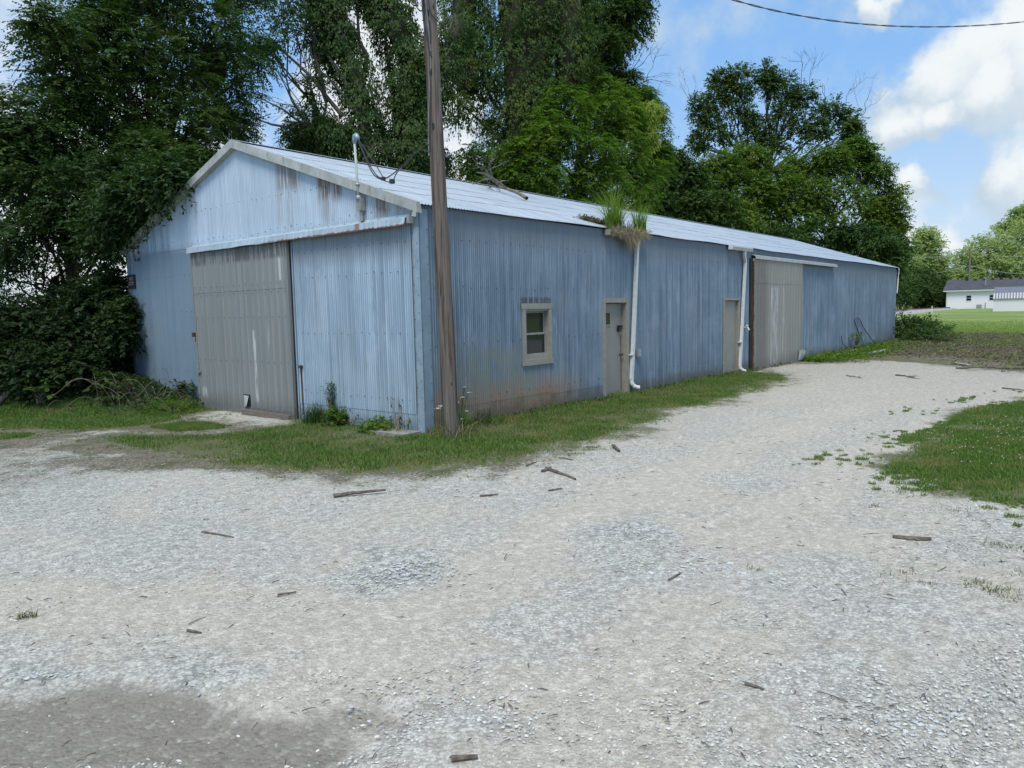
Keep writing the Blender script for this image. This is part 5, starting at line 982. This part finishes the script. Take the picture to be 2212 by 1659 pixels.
M['stone'] = stonemat('crushed_limestone', (.30, .30, .275), (.74, .74, .70), (.42, .39, .34)); M['stoneb'] = stonemat('bluish_limestone', (.36, .38, .38), (.62, .65, .65), (.36, .36, .35))
from_px = lambda n, x0, x1, y0, y1: np.array([G(a, b)[:2] for a, b in zip(rng.uniform(x0, x1, n), y0 + (y1 - y0) * rng.random(n))])
def interp(field, q):
    i = np.clip(np.searchsorted(xs, q[:, 0]) - 1, 0, nx - 2); j = np.clip(np.searchsorted(ys, q[:, 1]) - 1, 0, ny - 2); return field[i, j]
q = from_px(90000, -60, 2270, 960, 1700); gq = interp(grav, q); cq = interp(coarse, q); dq = interp(damp, q); pn = wob(q[:, 0] * 1.5, q[:, 1] * 1.5, 41)
kp = (gq > .45) & (rng.random(len(q)) < np.clip(.42 + pn * .6 + cq * .5 - interp(pinkd, q) * .3 - dq * 1.2, .015, 1) * .5); q = q[kp]; Z0 = .02 * interp(grav * wob(X * 2.1, Y * 2.1, 5), q)
mb = MB(); stones(0, q, .007, .021, rng, mb, .85); ob = mb.build('loose_gravel', M['stone']); tag(ob, 'loose pale crushed stone scattered over the drive', 'gravel', kind='stuff')
mb = MB()
for (px, py, sx, sy, n, smax) in ((860, 1235, 130, 36, 240, .032), (820, 1190, 60, 14, 60, .036), (1340, 1148, 120, 18, 170, .030), (60, 1456, 90, 9, 34, .045), (418, 1465, 34, 16, 26, .034), (1190, 1132, 20, 8, 16, .035), (1040, 1545, 44, 14, 14, .028), (790, 1528, 30, 10, 8, .028), (1830, 1440, 90, 30, 70, .03), (2000, 1560, 90, 30, 60, .03), (1560, 1240, 150, 30, 200, .045)):
    q = np.array([G(a, b)[:2] for a, b in zip(rng.normal(px, sx * .6, n), rng.normal(py, sy * .7, n))]); stones(0, q, .016, smax, rng, mb, .8)
tag(mb.build('coarse_gravel', M['stoneb']), 'heaps of larger bluish crushed stone in the drive', 'gravel', kind='stuff')
# ------------------------------------------------------------------ sticks, bark and litter on the drive
def stick(a, b, r, lab, fork=False, name='stick', m='stick', flat=False):
    A_ = G(*a); B_ = G(*b); A_[2] = float(gz(*A_[:2])) + r * .8; B_[2] = float(gz(*B_[:2])) + r * .8; mb = MB(); P = limb(mb, A_, B_, r, r * .55, rng, 9, .035, .01, 7)
    V0 = P; mb.add([P[0] + (0, r, 0), P[0] - (0, r, 0), P[0] + (0, 0, r)], [(0, 1, 2)])
    if fork:
        for _ in range(4): s_ = P[rng.integers(2, 8)]; limb(mb, s_, s_ + (B_ - A_) * rng.uniform(.15, .4) + np.array([rng.normal(0, .12), rng.normal(0, .12), rng.uniform(0, .06)]), r * .45, r * .2, rng, 5, .1, 0, 5)
    tag(recenter(mb.build(name, M[m]), (A_ + B_) / 2), lab, 'stick', 'sticks and bark pieces on the gravel')
for a_ in (((721, 1073), (833, 1060), .022, 'longest straight stick, lying in the gravel below the grass verge'), ((1180, 1016), (1243, 1038), .022, 'thick short branch piece lying right of the grass tuft'), ((1172, 1022), (1190, 1014), .022, 'stubby dark chunk touching the upper end of the thick branch piece'),
    ((1325, 966), (1338, 978), .024, 'stubby dark chunk of wood in the drive below the brown door'), ((1208, 992), (1237, 996), .012, 'thin dark twig above the thick branch piece'), ((1037, 1072), (1077, 1068), .012, 'brownish twig right of the long stick'), ((975, 1638), (1032, 1633), .016, 'dark bark strip at the bottom edge of the photo'),
    ((437, 1152), (505, 1163), .014, 'crooked twig in the left gravel'), ((1265, 967), (1290, 969), .010, 'small twig above the chunks of wood'), ((1137, 1008), (1160, 1000), .010, 'short twig between the tuft and the verge'), ((1185, 1060), (1215, 1055), .010, 'short twig under the thick branch piece'),
    ((1930, 932), (1950, 930), .01, 'small twig beside the grass patch'), ((1445, 1255), (1470, 1240), .009, 'thin curved twig right of centre in the gravel'), ((600, 1290), (640, 1283), .008, 'faint thin twig left of centre'), ((405, 1365), (435, 1371), .009, 'thin straight twig in the left foreground'), ((1610, 1478), (1650, 1490), .009, 'twig in the right foreground gravel')): stick(*a_)
stick((2150, 797), (2260, 799), .03, 'long dead branch at the right edge beside the brush heap', True, 'branch'); stick((2066, 797), (2160, 796), .028, 'long dead branch left of the one at the right edge', True, 'branch'); stick((1935, 811), (1975, 818), .02, 'forked dead branch on the drive in front of the brush heap', True, 'branch'); stick((1828, 812), (1862, 818), .014, 'thin forked twig on the drive below the far end of the barn', True, 'branch'); stick((2165, 838), (2240, 846), .014, 'thin branch at the right edge above the grass patch', True, 'branch')
mb = MB(); a = G(1928, 1164); b = G(2012, 1169); n = 14; t_ = np.linspace(0, 1, n)[:, None]; c = a + (b - a) * t_ + np.array([0, 0, 1.]) * .012; s2 = norm(np.cross(b - a, [0, 0, 1.])); wv_ = (.022 * np.sin(t_ * 3.0) + .006 * rng.normal(0, 1, (n, 1)))
V = np.stack([c - s2 * wv_, c + np.array([0, 0, 1.]) * .02, c + s2 * wv_, c - np.array([0, 0, .014])], 1).reshape(-1, 3); i = (np.arange(n - 1) * 4)[:, None]; j = np.arange(4)[None, :]; mb.add(V, np.stack([i + j, i + (j + 1) % 4, i + 4 + (j + 1) % 4, i + 4 + j], -1).reshape(-1, 4))
tag(recenter(mb.build('bark_strip', M['stick']), (a + b) / 2), 'dark curled strip of bark alone in the gravel at the right', 'bark', 'sticks and bark pieces on the gravel')
# brush heap beyond the drive
mb = MB(); lb = MB()
lo, hi = BRUSH.min(0), BRUSH.max(0)
for _ in range(2600):
    q = rng.uniform(lo, hi)
    s_ = float(sdist(BRUSH, np.array([q[0]]), np.array([q[1]]))[0])
    if s_ < .0 or (q[0] < 26 and q[1] > -2.2 and rng.random() < .75): continue
    hgt = .22 * min(1, s_ / .8) * (1 + .6 * wob(q[0], q[1], 50)); z = float(gz(*q)) + rng.uniform(.0, 1) * hgt; an = rng.uniform(0, 2 * np.pi); L = rng.uniform(.2, 1.1) * (1.3 if rng.random() < .1 else .8); el = rng.normal(.03, .16)
    d = np.array([math.cos(an), math.sin(an), el]); c = np.array([q[0], q[1], z]); mb.tube([c - d * L / 2, c + np.array([0, 0, rng.normal(0, .03)]), c + d * L / 2], [rng.uniform(.004, .014)] * 2 + [.003], 4, cap=False)
n = 38000; q = rng.uniform(lo - 1.5, hi + 1.5, (n, 2)); s_ = sdist(BRUSH, q[:, 0], q[:, 1]); q = q[(s_ > np.where(rng.random(n) < .25, -1.6, rng.uniform(-.4, .4, n))) & ~((q[:, 0] < 25) & (q[:, 1] > -1.8))]; n = len(q); V, F = quads(np.column_stack([q, gz(q[:, 0], q[:, 1]) + rng.uniform(0, .16, n)]), norm(rng.normal(0, 1, (n, 3)) * [1, 1, .4]), norm(rng.normal(0, .5, (n, 3)) + [0, 0, 1]), rng.uniform(.06, .16, n), rng.uniform(.02, .07, n)); lb.add(V, F)
gl = MB(); n2_ = 14000; gq_ = q[rng.integers(0, len(q), n2_)] + rng.normal(0, .1, (n2_, 2)); kk_ = wob(gq_[:, 0] * .9, gq_[:, 1] * 1.4, 51) > -.12; gq_ = gq_[kk_]; n2_ = len(gq_); V, F = quads(np.column_stack([gq_, gz(gq_[:, 0], gq_[:, 1]) + rng.uniform(0, .14, n2_)]), norm(rng.normal(0, 1, (n2_, 3)) + [0, 0, .8]), norm(rng.normal(0, .6, (n2_, 3)) + [0, 0, 1]), rng.uniform(.06, .16, n2_), rng.uniform(.02, .05, n2_)); gl.add(V, F); tag(gl.build('brush_regrowth', M['grass']), 'patchy green regrowth among the cut brush', 'weeds', kind='stuff')
tag(mb.build('brush_heap', M['stick']), 'low heap of cut dead brush along the far edge of the drive', 'brush', kind='stuff'); tag(lb.build('dead_leaf_litter', M['leafR']), 'brown leaf litter over the cut brush', 'leaves', kind='stuff')
lb = MB(); n = 9000; q = np.column_stack([rng.uniform(17, 30, n), -np.abs(rng.normal(0, .8, n)) - .05]); V, F = quads(np.column_stack([q, rng.uniform(0, .13, n)]), norm(rng.normal(0, 1, (n, 3)) * [1, 1, .5]), norm(rng.normal(0, .4, (n, 3)) + [0, 0, 1]), rng.uniform(.06, .18, n), rng.uniform(.03, .07, n)); lb.add(V, F)
tag(lb.build('creeping_weeds', M['leafC']), 'low green weeds and cut leaves along the foot of the far wall', 'weeds', kind='stuff')
mb = MB(); mb.bar(G(1872, 768) + (0, 0, .08), G(1912, 762) + (0, 0, .10), .12, .05); tag(recenter(mb.build('board', M['plankw']), G(1892, 765)), 'pale board lying on the weeds near the far end of the barn', 'board', 'boards on the ground')
mb = MB(); mb.bar(G(1806, 771) + (0, 0, .06), G(1848, 763) + (0, 0, .12), .12, .05); tag(recenter(mb.build('board', M['plankw']), G(1825, 767)), 'greyer board sloping out of the weeds, left of the pale board', 'board', 'boards on the ground')
mb = MB(); mb.bar(G(2056, 786) + (0, 0, .04), G(2092, 791) + (0, 0, .04), .12, .03); tag(recenter(mb.build('board', M['plankw']), G(2075, 789)), 'short pale board at the edge of the drive in front of the brush heap', 'board', 'boards on the ground')
def shrub(name, lab, c, rad, n, k, leaf, lL, lW, rng, group=None, style='alt', droop=.2, Ls=.25, flatz=.0, cat='plant', stem=True):
    c = np.array(c, float); T = thing(name, (c[0], c[1], max(c[2] - rad[2], 0) if flatz == 0 else c[2]), lab, cat, group); base = np.array([c[0], c[1], max(c[2] - rad[2], 0)]); lm = MB(); sm_ = MB()
    u = norm(rng.normal(size=(n, 3)) + [0, 0, .3]); P = c + u * np.array(rad) * rng.uniform(.35, 1, (n, 1)); D = norm(P - base + rng.normal(0, .15, (n, 3)))
    sprays(lm, P, D, k, Ls, lL, lW, droop, rng, style)
    for q_ in P[:: max(1, n // 14)]: limb(sm_, base + rng.normal(0, .03, 3) * [1, 1, 0], q_, .010, .004, rng, 5, .08, .03, 4)
    sm_.build('stem', M['drystem'], T); lm.build('foliage', M[leaf], T); return T
shrub('shrub', 'green bush at the far corner of the barn beside the lawn', G(1965, 738) + (0, 0, .45), (.9, 1.6, .6), 620, 10, 'leafA', .14, .07, rng, None, 'alt', .2, .45, cat='shrub')
shrub('shrub', 'low green bush with arching tips right of the bush at the far barn corner', G(2010, 742) + (0, 0, .25), (.9, 1.2, .38), 300, 8, 'leafA', .12, .05, rng, None, 'alt', .2, .45, cat='shrub')
shrub('sapling', 'thin sprig of leaves sticking out past the far corner of the barn', at(1943, 672, FD((30.8, -.2, 1.4))), (.25, .35, .2), 10, 8, 'leafA', .14, .06, rng)
shrub('weed', 'small leafy weed against the far part of the long wall', W_(1850, 733, -.25), (.25, .2, .22), 22, 6, 'leafC', .12, .05, rng)
# weeds by the blue door, pole and gable
P_ = lambda px, py, x=-.3: onplane(px, py, 0, x)
def bclump(lab, c, n, h, sp, w_, mt='tallgrass', bend=.6, name='grass_clump'):
    mb = MB(); clump(mb, c, n, h, sp, w_, rng, bend); tag(recenter(mb.build(name, M[mt]), c), lab, 'grass clump')
c = G(682, 915); bclump('dark bushy grass clump at the left end of the blue door', (c[0], c[1], 0), 260, .42, .10, .011, 'leafA')
shrub('weed', 'tall feathery weed standing against the blue door', G(717, 917) + (0, 0, .38), (.10, .12, .36), 60, 7, 'leafA', .05, .018, rng, None, 'alt', .1, .14)
shrub('weed', 'broad leaved green weed at the foot of the tall feathery weed', G(722, 920) + (0, 0, .12), (.18, .2, .14), 70, 7, 'leafC', .07, .045, rng, None, 'alt', .1, .12)
shrub('weed', 'reddish green low weed near the middle of the blue door', G(775, 917) + (0, 0, .11), (.22, .22, .13), 80, 7, 'leafR', .055, .035, rng, None, 'alt', .1, .12)
shrub('weed', 'low yellow green weed spreading before the blue door', G(825, 930) + (0, 0, .07), (.40, .30, .08), 130, 7, 'leafC', .06, .04, rng, None, 'alt', .1, .12)
shrub('weed', 'dark weed wedged at the right foot of the blue door', G(882, 931) + (0, 0, .14), (.10, .12, .15), 34, 6, 'leafB', .07, .03, rng, None, 'hang', .3, .12)
shrub('weed', 'leafy dark weed climbing the wall left of the grey sliding door', P_(398, 855, -.1), (.08, .5, .28), 50, 8, 'leafB', .09, .05, rng, None, 'alt', .3, .2)
shrub('weed', 'fluffy yellow green weed on the dirt left of the grey sliding door', G(372, 893) + (0, 0, .13), (.45, .5, .15), 220, 9, 'leafC', .06, .012, rng, None, 'alt', .3, .2)
shrub('weed', 'large leaved plant in front of the left corner of the barn', at(232, 835, 15.6), (.3, .35, .3), 40, 7, 'leafA', .14, .09, rng, None, 'alt', .4, .25)
shrub('weed', 'bright leaved plant in the shade at the far left', at(85, 845, 15.2), (.3, .35, .25), 34, 7, 'leafA', .13, .09, rng, None, 'alt', .4, .25)
def stalks(name, lab, base, tips, r, mt, petals=None, leaves=0):
    T = thing(name, base, lab, 'plant'); mb = MB(); fl = MB(); lf = MB()
    for tp in tips:
        tp = np.array(tp); md = (np.array(base) + tp) / 2 + np.array([0, 0, .08]); cable(mb, [np.array(base) + rng.normal(0, .03, 3) * [1, 1, 0], md, tp], r, 6, 5)
        if petals:
            for _ in range(26):
                o_ = rng.normal(0, petals, 3) * [1, 1, .18]; fl.add(tp + o_ + np.array([(1, 0, 0), (-1, 0, 0), (0, 1, 0), (0, -1, 0), (0, 0, .8), (0, 0, -.8)]) * .006, [(0, 2, 4), (2, 1, 4), (1, 3, 4), (3, 0, 4), (2, 0, 5), (1, 2, 5), (3, 1, 5), (0, 3, 5)])
        if leaves:
            for t_ in rng.uniform(.35, 1, leaves): q_ = np.array(base) * (1 - t_) + tp * t_ + np.array([0, 0, .06]); V, F = quads(q_[None], norm(np.array([[rng.normal(0, .4), rng.normal(0, .4), -1.]])), norm(rng.normal(size=(1, 3))), np.array([.10]), np.array([.03])); lf.add(V, F)
    mb.build('stem', M[mt], T)
    if petals: fl.build('flower_head', M['petal'], T)
    if leaves: lf.build('leaf', M['leafR'], T)
b = G(996, 925); dp = FD(b)
stalks('wildflower', 'tall white flowering weed growing just right of the pole base', b, [at(988, 869, dp - .1), at(999, 858, dp), at(1003, 836, dp + .1), at(1008, 888, dp), at(1012, 848, dp + .1), at(981, 872, dp - .1), at(996, 905, dp - .2)], .005, 'leafC', .016)
b2 = G(968, 944) + (-.12, -.12, 0); dp = FD(b2)
stalks('wildflower', 'drooping white flower on the left side of the pole base', b2, [at(947, 882, dp + .1), at(951, 877, dp)], .004, 'leafC', .02)
bclump('grass clump sprouting right of the pole with the white flowers', G(1000, 930), 120, .42, .08, .012, 'grass', .9); bclump('arching grass blades in front of the pole base', G(980, 948) + (0, 0, 0), 50, .40, .12, .012, 'grassd', 1.3)
bclump('thin grass clump against the rusty wall right of the pole', G(1036, 912), 160, .34, .10, .010, 'leafA', .7); bclump('tall thin seeding grass left of the pole against the wall', G(945, 935), 60, .28, .14, .007, 'grassd', 1.1)
b3 = G(862, 938); dp = FD(b3)
stalks('dead_weed', 'dead curled weed stalk with brown leaves before the blue door', b3, [at(861, 858, dp + .2), at(842, 862, dp + .2), at(866, 880, dp + .2), at(850, 900, dp + .1), at(884, 908, dp)], .006, 'drystem', None, 4)
rr = np.random.default_rng(8)
for i, (x0, x1, n, nm) in enumerate(((60, 430, 46, 'arching dead stems in front of the dark thicket'),)):
    mb = MB()
    for _ in range(n):
        a = at(rr.uniform(x0, x1), rr.uniform(850, 880), rr.uniform(14.8, 17)); a[2] = float(gz(a[0], a[1])); an = rr.uniform(0, 6.3); L = rr.uniform(.4, 1.1); h = rr.uniform(.2, .7); d = np.array([math.cos(an), math.sin(an), 0])
        cable(mb, [a, a + d * L * .3 + (0, 0, h * .8), a + d * L * .7 + (0, 0, h), a + d * L * 1.1 + (0, 0, h * .6)], .0035, 5, 4)
    tag(mb.build('dead_stems', M['drystem']), nm, 'stems', kind='stuff')
mb = MB(); cable(mb, [at(300, 822, 17.6), at(330, 826, 17.2), at(398, 822, 16.6)], .025); tag(recenter(mb.build('branch', M['drystem']), at(330, 826, 17.2)), 'bare pale branch resting on the dirt by the left foot of the gable', 'stick')
# dirt bank by the gable foot
mb = MB(); n1, n2 = 40, 14; uu = np.linspace(6.6, 10.6, n1); vv = np.linspace(-1.25, .02, n2); UU, VV = np.meshgrid(uu, vv, indexing='ij'); zz = .42 * sm(UU, 6.6, 9.2) * sm(VV, -1.25, -.1) + .03 * wob(UU * 4, VV * 4, 60) - .02; Vb = np.stack([VV, UU, zz + gz(VV, UU) * (1 - sm(VV, -.6, 0))], -1).reshape(-1, 3)
i = (np.arange(n1 - 1) * n2)[:, None] + np.arange(n2 - 1)[None, :]; mb.add(Vb, np.stack([i, i + 1, i + n2 + 1, i + n2], -1).reshape(-1, 4)); tag(mb.build('dirt_bank', simple('dark_dirt', (.06, .048, .036), (.12, .10, .075), .95, 0, 6, .6), smooth=True), kind='structure')
rb = np.random.default_rng(14); lb = MB(); n = 5000; a_ = rb.uniform(6.4, 10.4, n); b_ = -np.abs(rb.normal(0, .7, n)); V, F = quads(np.column_stack([b_, a_, .42 * sm(a_, 6.6, 9.2) * sm(b_, -1.25, -.1) + rb.uniform(0, .12, n) + gz(b_, a_) * (1 - sm(b_, -.6, 0))]), norm(rb.normal(0, 1, (n, 3)) * [1, 1, .6]), norm(rb.normal(0, .5, (n, 3)) + [0, 0, 1]), rb.uniform(.05, .13, n), rb.uniform(.02, .05, n)); lb.add(V, F); tag(lb.build('ground_ivy', M['leafB']), 'dark creeping ground cover on the bank at the left foot of the gable', 'ground cover', kind='stuff')
lb = MB(); n = 2600; a_ = rb.uniform(.2, 16, n); b_ = -np.abs(rb.normal(0, .16, n)) - .02; q = rb.random(n) < np.clip(.4 + wob(a_ * 1.3, a_ * 0, 66), .05, 1); a_, b_ = a_[q], b_[q]; n = len(a_); V, F = quads(np.column_stack([a_, b_, rb.uniform(0, .16, n) ** 1.4]), norm(rb.normal(0, 1, (n, 3)) + [0, 0, .5]), norm(rb.normal(0, .6, (n, 3)) + [0, -.3, 1]), rb.uniform(.04, .09, n), rb.uniform(.02, .045, n)); lb.add(V, F); tag(lb.build('wall_foot_weeds', M['leafA']), 'dark low weeds along the foot of the long wall', 'weeds', kind='stuff')
# ------------------------------------------------------------------ on the roof
def ron(x, y): return np.array([x, y, EH + .045 + (RH - EH) * (min(y, WD - y) / (WD / 2))])
mb = MB(); r0 = ron(5.60, 2.9); 
base = onplane(1138, 434, 1, 1.6); 
def roofpt(px, py):                           # where a sight line meets the near roof slope
    d = ray(px, py); k = (RH - EH) / (WD / 2); t_ = (EH + .05 + k * CAM[1] - CAM[2]) / (d[2] - k * d[1]); return CAM + d * t_
a = roofpt(1138, 434); b = roofpt(1080, 414); c = roofpt(1030, 405)
P = limb(mb, a + (0, 0, .06), b + (0, 0, .12), .045, .032, rng, 8, .06, .02, 7); P2 = limb(mb, b + (0, 0, .12), c + (0, 0, .35), .032, .014, rng, 8, .1, .1, 6)
for s_, e_ in ((P[5], (1050, 374)), (P2[2], (1058, 350)), (P2[1], (1096, 390)), (P2[3], (1020, 400)), (P[6], (1040, 408))): limb(mb, s_, at(e_[0], e_[1], FD(s_) + rng.normal(0, .3)), .028, .006, rng, 7, .10, .03, 5)
for _ in range(8): s_ = P2[rng.integers(1, 7)]; twigs(mb, s_, rng.normal(0, 1, 3) + [0, 0, .6], .5, .01, rng, 1)
tag(recenter(mb.build('fallen_branch', M['barkg']), a), 'fallen bare forked branch lying on the barn roof', 'branch')
lb = MB(); n = 1500; t_ = rng.random(n); A1 = roofpt(1262, 474); B1 = roofpt(1325, 490); q = A1 + (B1 - A1) * t_[:, None] + np.column_stack([rng.normal(0, .15, n), rng.normal(0, .07, n), np.zeros(n)]); q[:, 2] = EH + .05 + (RH - EH) / (WD / 2) * q[:, 1] + rng.uniform(0, .07, n); V, F = quads(q, norm(rng.normal(0, 1, (n, 3)) * [1, 1, .4]), norm(rng.normal(0, .4, (n, 3)) + [0, 0, 1]), rng.uniform(.05, .12, n), rng.uniform(.01, .04, n)); lb.add(V, F); tag(lb.build('roof_leaf_litter', M['leafR']), 'brown twig and leaf litter caught on the roof edge above the gutter', 'litter', kind='stuff')
def gutgrass(x0, x1, n, h, lab, mt='tallgrass', bend=.95):
    mb = MB(); B = np.column_stack([rng.uniform(x0, x1, n), rng.normal(-.13, .03, n), np.full(n, 3.42)]); blades(mb, B, rng.uniform(0, 6.28, n), h * rng.uniform(.35, 1.1, n), bend * rng.uniform(.1, 1.1, n), rng.uniform(.010, .018, n), rng, 5); o = recenter(mb.build('gutter_grass', M[mt]), ((x0 + x1) / 2, -.13, 3.42)); tag(o, lab, 'grass clump', 'plants growing in the gutter')
gutgrass(5.15, 5.66, 280, 1.08, 'taller left clump of bright grass growing in the gutter above the brown door'); gutgrass(6.20, 6.66, 150, .80, 'narrower right clump of bright grass growing in the gutter', 'tallgrass', .6); gutgrass(5.5, 6.4, 110, .34, 'short dull grass between the two gutter clumps', 'leafA', .6)
mb = MB(); n = 800; x_ = np.clip(rng.normal(5.85, .33, n), 5.2, 6.7); ln_ = (.12 + .36 * np.exp(-((x_ - 5.95) / .35) ** 2)) * rng.uniform(.3, 1, n); B = np.column_stack([x_, rng.normal(-.20, .02, n), rng.uniform(3.38, 3.50, n)]); A_ = norm(np.column_stack([rng.normal(.15, .18, n), rng.normal(-.12, .12, n), -np.ones(n)])); V, F = quads(B, A_, norm(np.column_stack([rng.normal(0, .4, n), -np.ones(n), np.zeros(n)])), ln_, np.full(n, .0055), .5); mb.add(V, F)
n = 1500; B = np.column_stack([rng.uniform(5.15, 6.68, n), rng.normal(-.17, .05, n), rng.uniform(3.36, 3.5, n)]); V, F = quads(B, norm(rng.normal(0, 1, (n, 3)) + [0, 0, .4]), norm(rng.normal(size=(n, 3))), rng.uniform(.05, .16, n), np.full(n, .012)); mb.add(V, F)
tag(recenter(mb.build('hanging_roots', M['roots']), (5.9, -.18, 3.45)), 'pale dry roots hanging over the front of the gutter', 'roots')
